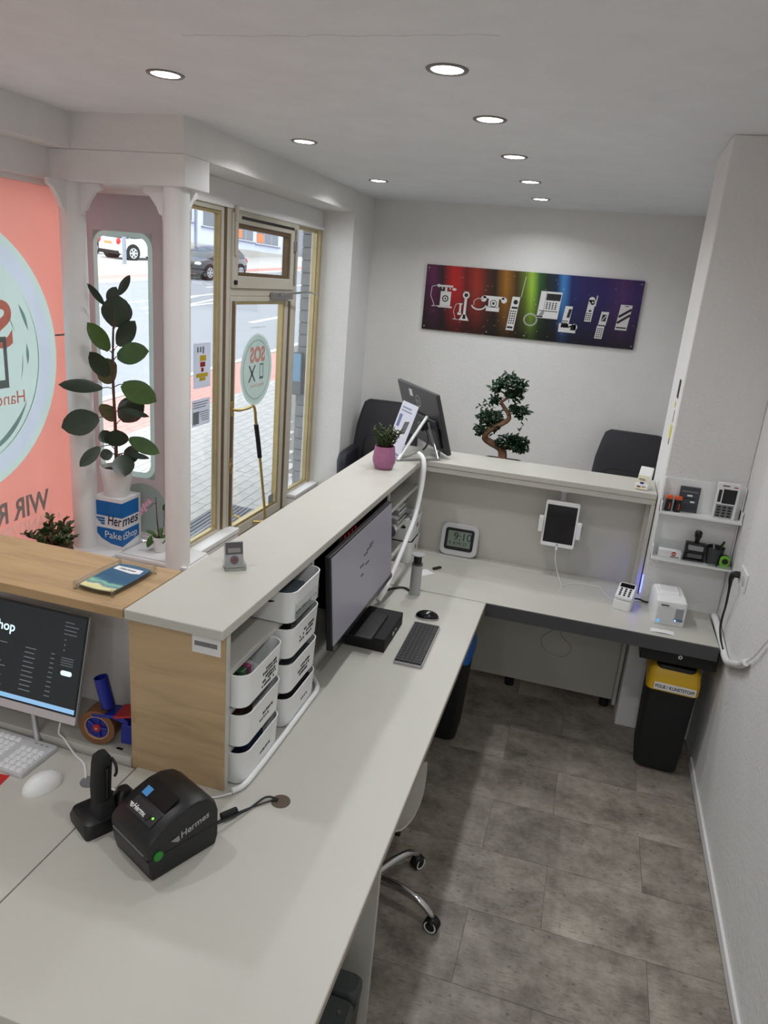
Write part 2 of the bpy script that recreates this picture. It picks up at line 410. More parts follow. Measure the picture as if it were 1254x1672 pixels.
# dropped lintels above the shop front
struct('trim_1', box(-2.62, -2.21, 3.655, 6.41, 2.739, H), WALL)
struct('trim_2', box(-3.3, -2.62, 3.655, 4.19, 2.739, H), WALL)
struct('trim_3', box(-3.3, -2.9, Y0, 3.655, 2.739, H), WALL)
struct('trim_4', box(-3.3, -2.21, 3.662, 3.92, 2.58, 2.739), PAINT, bevel=.004)
struct('trim_5', box(-3.3, -2.50, 3.92, 4.187, 2.58, 2.739), PAINT)
struct('trim_6', box(-3.3, -3.045, Y0, 3.662, 2.58, 2.739), PAINT)
struct('trim_7', MB().box(-2.62, -2.50, 4.187, 6.41, 2.58, 2.739).box(-2.50, -2.485, 4.187, 6.41, 2.575, 2.60), PAINT, bevel=.003)
# display platform behind the bay window
plat = struct('window_platform', MB().box(-3.12, -2.72, 1.2, 3.985, 0, .42).box(-2.72, -2.22, 3.70, 3.985, 0, .405), PAINT, bevel=.003)
box(-2.72, -2.22, 3.69, 3.715, .40, .42).build('edge_rail', PAINT, plat, bevel=.003)
box(-2.70, -2.235, 3.73, 3.98, .405, .4195).build('inlay_board', PAINT, plat, bevel=.002)

# timber columns with carved brackets
def bracket(dx, dy, cx, cy):
    prof = [(0, 0), (.145, 0), (.145, -.03), (.11, -.045), (.065, -.10), (.05, -.135), (.03, -.145), (.03, -.165), (0, -.175)]
    mb = MB(); t = .03
    A = [(cx+dx*(.05+u)-dy*t/2, cy+dy*(.05+u)-dx*t/2, 2.58+v) for u, v in prof]
    B = [(cx+dx*(.05+u)+dy*t/2, cy+dy*(.05+u)+dx*t/2, 2.58+v) for u, v in prof]
    return mb.loft([A, B])
def column(cx, cy, z0, label, dirs):
    t = thing('column', label, 'column', (cx, cy, z0))
    L = [(.078, 0), (.078, .05), (.075, .06), (.071, 2.58-z0-.3), (.071, 2.58-z0)]
    MB().lathe(L, n=28, c0=True, c1=True).build('shaft', PAINT, t, smooth=True)
    for dx, dy in dirs:
        b = bracket(dx, dy, 0, 0); b.v = [(p[0], p[1], p[2]-z0) for p in b.v]
        b.build('bracket', PAINT, t, bevel=.002)
column(-2.31, 3.745, 0.0, 'round white timber column right of the orchid, beside the entrance door', [(-1, 0), (0, 1)])
column(-2.975, 3.745, .42, 'round white timber column between orange window and rubber plant', [(1, 0), (0, -1)])

# ---------------------------------------------------------------- the glazed bay: orange film window
FILM_O = film_mat('salmon_orange_film', (228, 152, 138), .5)
FILM_G = film_mat('pale_mint_film', (192, 210, 204), .5)
FILM_GD = film_mat('grey_mint_film', (152, 178, 174), .5)
FILM_GY = film_mat('warm_grey_film', (176, 160, 160), .40)
FILM_GT = film_mat('dark_grey_film', (152, 160, 160), .45)
FILM_R = film_mat('coral_film', (228, 138, 124), .55)
FILM_W = film_mat('white_film', (250, 246, 244), .6)
XO = -3.13
win1 = struct('window_1', MB().box(XO-.03, XO+.02, 1.2, 4.03, .42, .45).box(XO-.03, XO+.02, 1.2, 4.03, 2.55, 2.58).box(XO-.03, XO+.02, 3.99, 4.03, .45, 2.55).box(XO-.03, XO+.02, 1.2, 1.24, .45, 2.55), PAINT)
box(XO-.008, XO-.002, 1.24, 3.99, .45, 2.55).build('pane', GLASS, win1)
YC, ZC, RC = 3.005, 1.635, .735
def ring_yz(r0, r1, yc, zc, x, n=72, a0=0, a1=2*PI):
    mb = MB(); full = abs(a1-a0-2*PI) < 1e-6; vs = []; N = n if full else n+1
    for i in range(N):
        a = a0+(a1-a0)*i/n; vs += [(x, yc+r0*math.cos(a), zc+r0*math.sin(a)), (x, yc+r1*math.cos(a), zc+r1*math.sin(a))]
    fs = []
    for i in range(n):
        j = (i+1) % N; fs.append((2*i, 2*i+1, 2*j+1, 2*j))
    return mb.add(vs, fs)
# orange film with a round hole for the badge
def film_hole():
    y0, y1, z0, z1 = 1.235, 3.995, .445, 2.556; n = 96; vs = []; fs = []
    for i in range(n):
        a = 2*PI*i/n; c, s = math.cos(a), math.sin(a)
        t = min([(y1-YC)/c if c > 1e-6 else 9, (y0-YC)/c if c < -1e-6 else 9, (z1-ZC)/s if s > 1e-6 else 9, (z0-ZC)/s if s < -1e-6 else 9])
        vs += [(XO, YC+RC*c, ZC+RC*s), (XO, YC+t*c, ZC+t*s)]
    for i in range(n):
        j = (i+1) % n; fs.append((2*i, 2*i+1, 2*j+1, 2*j))
    for cy, cz in ((y1, z1), (y0, z1), (y0, z0), (y1, z0)):
        a = math.atan2(cz-ZC, cy-YC) % (2*PI); i = int(a/(2*PI)*n); j = (i+1) % n
        vs.append((XO, cy, cz)); fs.append((2*i+1, len(vs)-1, 2*j+1))
    return MB().add(vs, fs)
f = film_hole().build('orange_film', FILM_O, win1)
MB().add([(XO, YC+.60*math.cos(2*PI*i/72), ZC+.60*math.sin(2*PI*i/72)) for i in range(72)], [tuple(range(72))]).build('badge_disc', FILM_G, win1)
ring_yz(.60, .69, YC, ZC, XO).build('badge_ring', film_mat('lilac_grey_film', (196, 204, 216), .5), win1)
ring_yz(.69, RC, YC, ZC, XO).build('badge_rim', FILM_G, win1)
sw = MB()
for r0, a0, a1, w in ((.54, -1.35, -.5, .03), (.50, -.12, .12, .02), (.53, .25, .55, .022), (.585, -1.5, .6, .006), (.46, -.3, .0, .006), (.43, .3, .55, .005)):
    n = 20; A = []; B = []
    for i in range(n+1):
        a = a0+(a1-a0)*i/n; h = w*math.sin(PI*i/n)
        A.append((XO+.0012, YC+(r0-h/2)*math.cos(a), ZC+(r0-h/2)*math.sin(a))); B.append((XO+.0012, YC+(r0+h/2+.001)*math.cos(a), ZC+(r0+h/2+.001)*math.sin(a)))
    sw.loft([A, B], False, False, closed=False)
sw.build('brush_swirl', FILM_GD, win1)
FX = XO+.0018
text('SOS', .34, (FX, 3.405, 1.69), (0, -1, 0), (0, 0, 1), 0, bold=.010, res=8).build('lettering', FILM_R, win1)
text('Handy Service', .105, (FX, 3.47, 1.365), (0, -1, 0), (0, 0, 1), 0).build('lettering', FILM_R, win1)
text('WIR REPARIEREN', .175, (FX, 3.60, .685), (0, -1, 0), (0, 0, 1), 0, bold=.005, sx=.85).build('lettering', FILM_GT, win1)
text('\u2022 HANDYREPARATUR', .120, (FX, 3.70, .572), (0, -1, 0), (0, 0, 1), 0, bold=.003, sx=.85).build('lettering', FILM_W, win1)
pm = MB()
pm.box(FX, FX+.001, 3.28, 3.305, 1.50, 1.78).box(FX, FX+.001, 3.42, 3.445, 1.50, 1.78).box(FX, FX+.001, 3.305, 3.42, 1.50, 1.545).box(FX, FX+.001, 3.305, 3.42, 1.75, 1.78)
pm.v = [(p[0], p[1]-.095, p[2]-.04) for p in pm.v]
pm.build('phone_pictogram', FILM_GT, win1, bevel=.008)
box(FX, FX+.001, 3.735, 3.98, 1.725, 1.735).build('film_seam', FILM_GT, win1)

# ---------------------------------------------------------------- side window of the bay with rounded clear field
YM = 4.0
win2 = struct('window_2', MB().box(-3.12, -2.52, YM-.01, YM+.03, .42, .45).box(-3.12, -2.52, YM-.01, YM+.03, 2.555, 2.58).box(-3.12, -3.105, YM-.01, YM+.03, .45, 2.555).box(-2.55, -2.52, YM-.01, YM+.03, .45, 2.555), PAINT)
box(-3.105, -2.55, YM+.004, YM+.010, .45, 2.555).build('pane', GLASS, win2)
def rhole(x0, x1, z0, z1, hx0, hx1, hz0, hz1, r, y):
    n = 8; inner = []
    for (cx, cz, a0) in ((hx1-r, hz1-r, 0), (hx0+r, hz1-r, PI/2), (hx0+r, hz0+r, PI), (hx1-r, hz0+r, 3*PI/2)):
        for k in range(n+1): inner.append((cx+r*math.cos(a0+PI/2*k/n), cz+r*math.sin(a0+PI/2*k/n)))
    outer = []
    for i, (x, z) in enumerate(inner):
        q = i//(n+1); k = i % (n+1)
        ex = x1 if q in (0, 3) else x0; ez = z1 if q in (0, 1) else z0
        fl = k/n
        if q in (0, 2): outer.append((ex, z+(ez-z)*min(1, fl*2)) if fl <= .5 else (ex+(x-ex)*(fl-.5)*2, ez))
        else: outer.append((x+(ex-x)*min(1, fl*2), ez) if fl <= .5 else (ex, ez+(z-ez)*(fl-.5)*2))
    N = len(inner); vs = [(a, y, b) for a, b in inner]+[(a, y, b) for a, b in outer]
    return MB().add(vs, [(i, (i+1) % N, N+(i+1) % N, N+i) for i in range(N)])
rhole(-3.10, -2.555, .455, 2.55, -3.165+.01, -2.72, .80, 2.36, .09, YM) if 0 else None
rhole(-3.108, -2.545, .445, 2.558, -3.040, -2.632, .845, 2.350, .085, YM).build('grey_film', FILM_GY, win2)
rhole(-3.040, -2.632, .845, 2.350, -3.010, -2.662, .882, 2.322, .06, YM-.0005).build('pale_film_edge', FILM_G, win2)
ring = MB().add([(-2.60+.18*math.cos(2*PI*i/40)-.12, YM-.001, .64+.17*math.sin(2*PI*i/40)) for i in range(40)], [tuple(range(40))]); ring.build('badge_disc', FILM_G, win2)

# ---------------------------------------------------------------- entrance: side lights and door
def bars(rects, x0, x1):
    mb = MB()
    for y0, y1, z0, z1 in rects: mb.box(x0, x1, y0, y1, z0, z1)
    return mb
def light(name, ya, yb, za, zb):
    w = struct(name, bars([(ya-.03, ya, za-.03, zb+.03), (yb, yb+.03, za-.03, zb+.03), (ya, yb, zb, zb+.03), (ya, yb, za-.03, za)], XG-.06, XG), CREAMF, bevel=.003)
    bars([(ya, ya+.014, za, zb), (yb-.014, yb, za, zb), (ya+.014, yb-.014, zb-.02, zb), (ya+.014, yb-.014, za, za+.018)], XG-.045, XG-.012).build('glazing_bead', GOLD, w, bevel=.002)
    box(XG-.032, XG-.026, ya+.012, yb-.012, za+.012, zb-.012).build('pane', GLASS, w)
    return w
w3 = light('window_3', 4.215, 4.60, .345, 2.545)
w4 = light('window_4', 5.885, 6.33, .31, 2.565)
box(XG-.03, XG+.012, 6.335, 6.375, .30, 2.575).build('gold_cover_strip', GOLD, w4, bevel=.004)
struct('trim_8', box(XG-.06, XG+.004, 6.36, 6.41, .30, 2.58), CREAMF, bevel=.003)
struct('trim_9', box(XG-.06, XG, 4.63, 4.67, .33, 2.575), BRONZE, bevel=.003)
struct('trim_10', box(XG-.06, XG+.005, 4.67, 4.72, 0, 2.58), CREAMF, bevel=.003)
struct('trim_11', box(XG-.06, XG+.005, 5.79, 5.855, 0, 2.58), CREAMF, bevel=.003)
struct('trim_12', box(XG-.06, XG+.005, 3.99, 4.185, 0, 2.58), CREAMF, bevel=.003)
struct('trim_13', box(XG-.06, XG+.005, 4.72, 5.79, 2.555, 2.58), CREAMF, bevel=.002)
struct('trim_14', box(XG-.06, XG+.006, 4.72, 5.79, 2.015, 2.065), CREAMF, bevel=.002)
s1 = struct('window_sill_1', box(XG-.06, -2.405, 4.19, 4.76, .29, .325), PAINT, bevel=.004)
box(XG-.05, -2.415, 4.19, 4.755, 0, .28).build('sill_base', PAINT, s1)
s2 = struct('window_sill_2', box(XG-.06, -2.415, 5.86, 6.405, .265, .295), PAINT, bevel=.004)
box(XG-.05, -2.425, 5.865, 6.405, 0, .26).build('sill_base', PAINT, s2)
# fanlight sash
fl = struct('window_5', bars([(4.722, 4.80, 2.066, 2.554), (5.69, 5.788, 2.066, 2.554), (4.80, 5.69, 2.49, 2.554), (4.80, 5.69, 2.066, 2.15)], XG-.05, XG+.02), CREAMF, bevel=.004)
bars([(4.80, 4.815, 2.15, 2.49), (5.66, 5.69, 2.15, 2.49), (4.815, 5.66, 2.462, 2.49), (4.815, 5.66, 2.15, 2.175)], XG-.04, XG+.008).build('glazing_bead', BRONZE, fl, bevel=.002)
box(XG-.02, XG-.014, 4.812, 5.672, 2.16, 2.48).build('pane', GLASS, fl)
box(XG+.02, XG+.035, 5.74, 5.78, 2.36, 2.44).build('scissor_bracket', ALU, fl, bevel=.003)
MB().tube([(XG+.028, 5.765, 2.53), (XG+.03, 5.765, 2.1)], .007, 8, 1).build('stay_rod', ALU, fl)
MB().box(XG+.02, XG+.04, 4.735, 4.765, 2.50, 2.60).box(XG+.02, XG+.034, 4.738, 4.762, 2.28, 2.50).build('lever_latch', CREAMF, fl, bevel=.004)
MB().cyl((XG+.02, 4.755, 2.105), (XG+.035, 4.755, 2.105), .016).build('latch_knob', BLACK, fl)
box(XG+.0205, XG+.0225, 4.84, 5.74, 2.520, 2.540).build('black_strip', BLACK, fl)  # thin black strip along the sash top rail
# door leaf
dr = struct('door_1', bars([(4.722, 4.80, .10, 2.013), (5.64, 5.788, .10, 2.013), (4.80, 5.64, 1.975, 2.013), (4.80, 5.64, .10, .275)], XG-.05, XG+.01), CREAMF, bevel=.004)
bars([(4.725, 5.785, .10, .20)], XG+.01, XG+.016).build('kick_plate', BRONZE, dr)
bars([(4.80, 4.815, .275, 1.985), (5.615, 5.64, .275, 1.985), (4.815, 5.615, 1.955, 1.985), (4.815, 5.615, .275, .30)], XG-.042, XG+.004).build('glazing_bead', GOLD, dr, bevel=.002)
box(XG-.022, XG-.016, 4.81, 5.625, .285, 1.97).build('pane', GLASS, dr)
bars([(4.74, 4.78, .2, 1.98), (5.70, 5.74, .12, 1.98)], XG+.01, XG+.014).build('stile_groove', BRONZE, dr)
MB().box(XG+.01, XG+.05, 5.35, 5.70, 1.995, 2.045).build('door_closer', ALU, dr, bevel=.004)
MB().tube([(XG+.05, 5.45, 2.03), (XG+.10, 5.85, 2.055), (XG+.06, 6.2, 2.04)], .008, 8).build('closer_arm', ALU, dr)
hd = MB().tube([(XG+.014, 4.762, 1.222), (XG+.05, 4.80, 1.215), (XG+.085, 4.88, 1.225), (XG+.095, 4.935, 1.235), (XG+.10, 4.962, 1.19), (XG+.10, 4.975, 1.12), (XG+.10, 5.03, .95), (XG+.10, 5.17, .42), (XG+.095, 5.21, .27), (XG+.07, 5.205, .238), (XG+.012, 5.165, .24)], .011, 10).build('pull_bar', BRASS, dr, smooth=True)
MB().tube([(XG+.10, 4.985, 1.085), (XG+.10, 5.03, .945), (XG+.10, 5.065, .815)], .018, 12).build('grip', BLACKM, dr, smooth=True)
MB().box(XG+.01, XG+.018, 4.74, 4.785, 1.17, 1.28).build('handle_rose', BRASS, dr, bevel=.003)
MB().cyl((XG+.01, 4.755, .80), (XG+.022, 4.755, .80), .022).box(XG+.01, XG+.016, 4.735, 4.775, .74, .86).build('lock_cylinder', BRASS, dr, bevel=.002)
MB().tube([(XG-.06, 4.84, .93), (XG-.13, 4.84, .93), (XG-.13, 5.08, .30), (XG-.06, 5.08, .28)], .011, 8, 1).build('outer_pull_bar', BRASS, dr, smooth=True)
# round badge on the door glass
XD = XG-.0155; YD, ZD, RD = 5.205, 1.465, .275
def disc_yz(r, x, n=48, yc=YD, zc=ZD): return MB().add([(x, yc+r*math.cos(2*PI*i/n), zc+r*math.sin(2*PI*i/n)) for i in range(n)], [tuple(range(n))])
STK = film_mat('frosted_mint_film', (222, 230, 226), .6); STK2 = film_mat('frosted_grey_film', (186, 200, 196), .55)
bd = disc_yz(RD, XD).build('round_badge', STK2, dr)
disc_yz(RD*.955, XD+.0006).build('badge_field', STK, dr)
ring_yz(RD*.80, RD*.83, YD, ZD, XD+.0012).build('badge_line', STK2, dr)
PINKF = film_mat('faded_red_film', (232, 170, 160), .5)
text('SOS', .155, (XD+.0018, YD+.135, ZD+.065), (0, -1, 0), (0, 0, 1), 0, bold=.007, sx=.95).build('lettering', PINKF, dr)
text('Handy-Service', .04, (XD+.0018, YD+.13, ZD-.13), (0, -1, 0), (0, 0, 1), 0).build('lettering', PINKF, dr)
ph = MB(); xx = XD+.0018
ph.box(xx, xx+.0006, YD+.055, YD+.063, ZD-.075, ZD+.045).box(xx, xx+.0006, YD+.112, YD+.12, ZD-.075, ZD+.045).box(xx, xx+.0006, YD+.063, YD+.112, ZD+.033, ZD+.045).box(xx, xx+.0006, YD+.063, YD+.112, ZD-.075, ZD-.055)
ph.v = [(p[0], 2*YD-p[1]+.17, p[2]) for p in ph.v]
ph.build('phone_pictogram', FILM_GT, dr)
tl = MB()
for s_ in (-1, 1): tl.prism([(YD-.08-.05*s_-.014, ZD-.085), (YD-.08-.05*s_+.014, ZD-.085), (YD-.08+.05*s_+.012, ZD+.04), (YD-.08+.05*s_-.012, ZD+.04)], 'x', xx, xx+.0006)
tl.build('tools_pictogram', FILM_GT, dr)
text('www.sos-handyservice.de', .024, (xx, YD+.13, ZD+.315), (0, -1, 0), (0, 0, 1), 0).build('lettering', FILM_GT, dr)
box(xx, xx+.0006, 5.50, 5.60, .30, .37).build('small_sticker', FILM_GT, dr)
# notices on the left side light
for nm, y0, y1, z0, z1, lab in (('notice_sheet', 4.29, 4.51, 1.415, 1.71, 'tall grey opening-hours notice with yellow and red blocks on the side light'), ('notice_sheet', 4.272, 4.51, 1.16, 1.34, 'wide grey notice with text lines, lower on the side light')):
    t = thing(nm, lab, 'notice', (XG-.0255, (y0+y1)/2, z0))
    hw = (y1-y0)/2; h = z1-z0
    box(0, .0006, -hw, hw, 0, h).build('sheet', film_mat('grey_sheet_film', (222, 224, 232), .62), t)
    if h > .25:
        for k in range(3): box(.0008, .0012, -hw*.6+k*.035, -hw*.6+k*.035+.02, h*.80-.01*(k == 2), h*.92).build('print', FILM_GT, t)
        box(.0008, .0012, -.03, .05, h*.60, h*.73).build('yellow_print', film_mat('yellow_film', (226, 204, 80), .5), t)
        box(.0008, .0012, -.025, .04, h*.47, h*.58).build('red_print', film_mat('red_film', (190, 80, 70), .5), t)
        box(.0008, .0012, -.012, .02, h*.36, h*.45).build('red_print', bpy.data.materials['red_film'], t)
        box(.0008, .0012, -.075, .075, h*.24, h*.33).build('yellow_print', bpy.data.materials['yellow_film'], t)
        box(.0008, .0012, -.035, .045, h*.16, h*.235).build('yellow_print', bpy.data.materials['yellow_film'], t)
    else:
        ml = MB()
        for k in range(3): ml.box(.0008, .0012, -hw*.85, hw*.85-.02*k, h*(.90-.09*k)-.006, h*(.90-.09*k))
        for k in range(5): ml.box(.0008, .0012, -.01+.01*k-.02, hw*.85, h*(.52-.08*k)-.005, h*(.52-.08*k))
        ml.build('printed_lines', FILM_GT, t)
        box(.0008, .0012, -hw*.9, -hw*.25, h*.08, h*.55).build('print', FILM_GT, t)
# ---------------------------------------------------------------- the street outside (rises away from the shop)
GX, GY = -.0307, .0563
def gz(x, y): return GX*(x+2.6)+GY*(y-5)
ex = Vector((1, 0, GX)).normalized(); ez = Vector((-GX, -GY, 1)).normalized(); ey = ez.cross(ex)
SLOPE = Matrix((ex, ey, ez)).transposed().to_4x4()
def on_slope(o): o.matrix_world = Matrix.Translation((-2.6, 5, -.012)) @ SLOPE; return o
PAVER = M('pale_grey_paver', (182, 181, 179), .85, var=(5, .08), bump=(60, .4))
PAVER_R = M('red_paver', (206, 150, 142), .85, var=(7, .1))
ASPH = M('asphalt', (150, 153, 160), .9, var=(2, .06), bump=(80, .3))
KERB = M('kerb_stone', (205, 203, 198), .85, var=(6, .06))
LINE = M('white_road_paint', (236, 236, 236), .8)
JOINT = M('paver_joint', (112, 110, 107), .95)
pave = on_slope(struct('pavement', box(-2.78, .02, -3, 36, -.15, -.012), JOINT))
box(-3.86, -2.70, -3, 36, -.15, -.004).build('red_strip', JOINT, pave)
road = on_slope(struct('road', box(-13.8, -4.0, -30, 60, -.20, -.03), ASPH))
fars = on_slope(struct('far_pavement', box(-60, -13.98, -30, 90, -.15, .06), M('far_paving', (206, 203, 196), .85, var=(1, .05))))
box(-4.0, -3.86, -3, 36, -.15, 0).build('kerb', KERB, pave, bevel=.01)
box(-13.98, -13.8, -30, 60, -.15, .05).build('kerb', KERB, fars)
box(-15.0, -14.1, -30, 60, .05, .066).build('red_strip', PAVER_R, fars)
# individual pavers
PW, PL = .115, .23
pm_ = None; pr_ = None; cells = []
i = 0; x = -.02
while x-PW > -3.86:
    red = x-PW < -2.74
    y = -1.2+(PL/2 if i % 2 else 0)
    while y < 12:
        xx0 = -2.6+x-PW/2; yy0 = 5+y
        if not (yy0 < 4.45 and xx0 > -3.3) and (yy0 < 6.2-2.1*(xx0+2.6)) and (yy0 > 3.9-1.15*(xx0+2.6)-.8):
            cells.append((x-PW/2, y+PL/2, red))
        y += PL
    x -= PW; i += 1
cells.sort(key=lambda c: (c[0]+.5)**2+(c[1]-1.0)**2)
proto = {}
for red in (False, True):
    proto[red] = MB().box(-PW/2+.003, PW/2-.003, -PL/2+.003, PL/2-.003, -.02, 0).build('paver', PAVER_R if red else PAVER, pave, bevel=0)
used = {False: False, True: False}
for cx, cy, red in cells[:296]:
    if not used[red]: o = proto[red]; used[red] = True
    else:
        o = bpy.data.objects.new('paver', proto[red].data); COL.objects.link(o); o.parent = pave
    o.location = (cx, cy, 0)
for red in (False, True):
    mb = MB()
    for cx, cy, r_ in cells[296:]:
        if r_ == red: mb.box(cx-PW/2+.003, cx+PW/2-.003, cy-PL/2+.003, cy+PL/2-.003, -.02, 0)
    # far part of the pavement, too small to tell the stones apart
    if mb.v: tag(mb.build('far_pavers', PAVER_R if red else PAVER, pave), None, None, None, 'stuff')
    if not used[red]: proto[red].location = (-3.3, 12.2, 0)
box(-2.74, -.02, 12.3, 36, -.05, -.002).build('far_paving', PAVER, pave); box(-3.85, -2.74, 12.3, 36, -.05, -.002).build('far_paving', PAVER_R, pave)
for x0, y0, x1, y1, w in ((-6.27, 12.9, -6.27, 15.0, .16), (-6.27, 19, -6.27, 22, .16), (-8.75, 12.0, -9.9, 19.5, .13), (-9.3, 12.6, -10.3, 17.2, .13), (-9.0, 14.0, -9.0, 21, .13), (-10.3, 5, -10.3, 30, .13), (-6.27, 5, -6.27, 7.5, .16), (-11.6, 20, -11.4, 26, .12)):
    d = Vector((x1-x0, y1-y0, 0)).normalized(); s = Vector((d.y, -d.x, 0))*w/2
    A = Vector((x0, y0, -.0295)); B = Vector((x1, y1, -.0295)); u = Vector((0, 0, .004))
    MB().loft([[A-s, A+s, A+s+u, A-s+u], [B-s, B+s, B+s+u, B-s+u]]).build('road_marking', LINE, road)
dm = thing('entrance_grating', 'dark grey metal foot grating in the pavement outside the door', 'grating'); on_slope(dm)
box(-.62, -.04, .05, .98, -.005, .006).build('frame', M('grating_frame', (92, 98, 108), .7, .3), dm)
gm = M('grating_bar', (128, 134, 144), .6, .4)
for k in range(14): box(-.60+.04*k, -.585+.04*k, .07, .96, .006, .012).build('bar', gm, dm)
# jamb cladding slabs and the blue notice box beside the door
SLATE = M('grey_cladding', (128, 130, 134), .8, var=(12, .12), bump=(40, .4))
jamb = struct('jamb', box(-2.72, -2.565, 6.52, 6.75, -.1, 3.2), M('mortar_grey', (92, 94, 98), .9))
z = .12; k = 0
while z < 2.95:
    box(-2.722, -2.566, 6.50, 6.53, z+.003, z+.105).build('cladding_slab', SLATE, jamb, bevel=.002); z += .11
t = thing('notice_box', 'blue-fronted notice box on the grey clad jamb outside', 'notice box', (-2.70, 6.44, 1.10))
box(-.115, .045, 0, .05, 0, .40).build('case', M('grey_case', (92, 100, 110), .5), t, bevel=.004)
box(-.075, .04, -.004, 0, .13, .385).build('front', M('sky_blue_panel', (110, 160, 200), .4), t)

# house fronts across the street
LAV = M('lavender_render', (210, 218, 243), .9, var=(1, .02)); LAVW = M('pale_render', (222, 226, 236), .9)
PLINTH = M('grey_plinth', (186, 184, 180), .9, var=(2, .05)); DKG = M('dark_window_glass', (96, 104, 118), .12)
FRW = M('white_window_frame', (228, 230, 236), .5); SILL = M('grey_sill', (112, 116, 140), .6)
ORP = M('orange_poster', (236, 128, 66), .6)
b = thing('house', 'lavender rendered house with shop windows across the street', 'building', (-22.5, 44, 1.5))
MB().box(-8, 0, -7.6, 6.4, 0, 9.5).build('wall', LAV, b)
MB().box(-7.9, .04, -7.6, 6.35, -1.0, 1.85).build('plinth', PLINTH, b)
MB().cyl((.08, -5.65, 1.4), (.08, -5.65, 9), .07).build('downpipe', M('pipe_grey', (150, 158, 180), .5, .3), b)
def win(y0, y1, z0, z1, mull, posters=()):
    w = MB().box(-.02, .03, y0, y1, z0, z1).build('window', FRW, b)
    n = mull
    for k in range(n):
        a = y0+.06+(y1-y0-.12)*k/n; c = y0+.06+(y1-y0-.12)*(k+1)/n-.06
        MB().box(.03, .04, a, c, z0+.06, z1-.06).build('pane', DKG, w)
    MB().box(0, .14, y0-.1, y1+.1, z0-.07, z0).build('sill', SILL, w)
    for (a, c, za, zb) in posters: MB().box(.045, .05, a, c, za, zb).build('poster', ORP, w)
win(-4.9, -3.5, 2.78, 4.6, 1)
win(-1.6, 1.55, 2.36, 4.4, 3, [(-1.4, -.1, 2.5, 2.98)])
win(1.9, 5.4, 2.30, 4.4, 3, [(2.0, 2.9, 2.4, 2.95)])
win(-6.9, -5.9, 2.9, 4.5, 1)
b2 = thing('house', 'pale house front with entrance steps further up the street', 'building', (-22.7, 58, 2.0))
MB().box(-8, 0, -7, 14, 0, 9.5).build('wall', LAVW, b2)
MB().box(0, .05, -5.0, -3.6, 1.2, 3.9).build('window', DKG, b2); MB().box(0, .05, -2.9, -1.6, 1.2, 3.9).build('window', DKG, b2)
for k in range(3): MB().box(0, .9-.25*k, -6.6, -5.2, .2*k+.8, .2*k+1.0).build('step', PLINTH, b2)

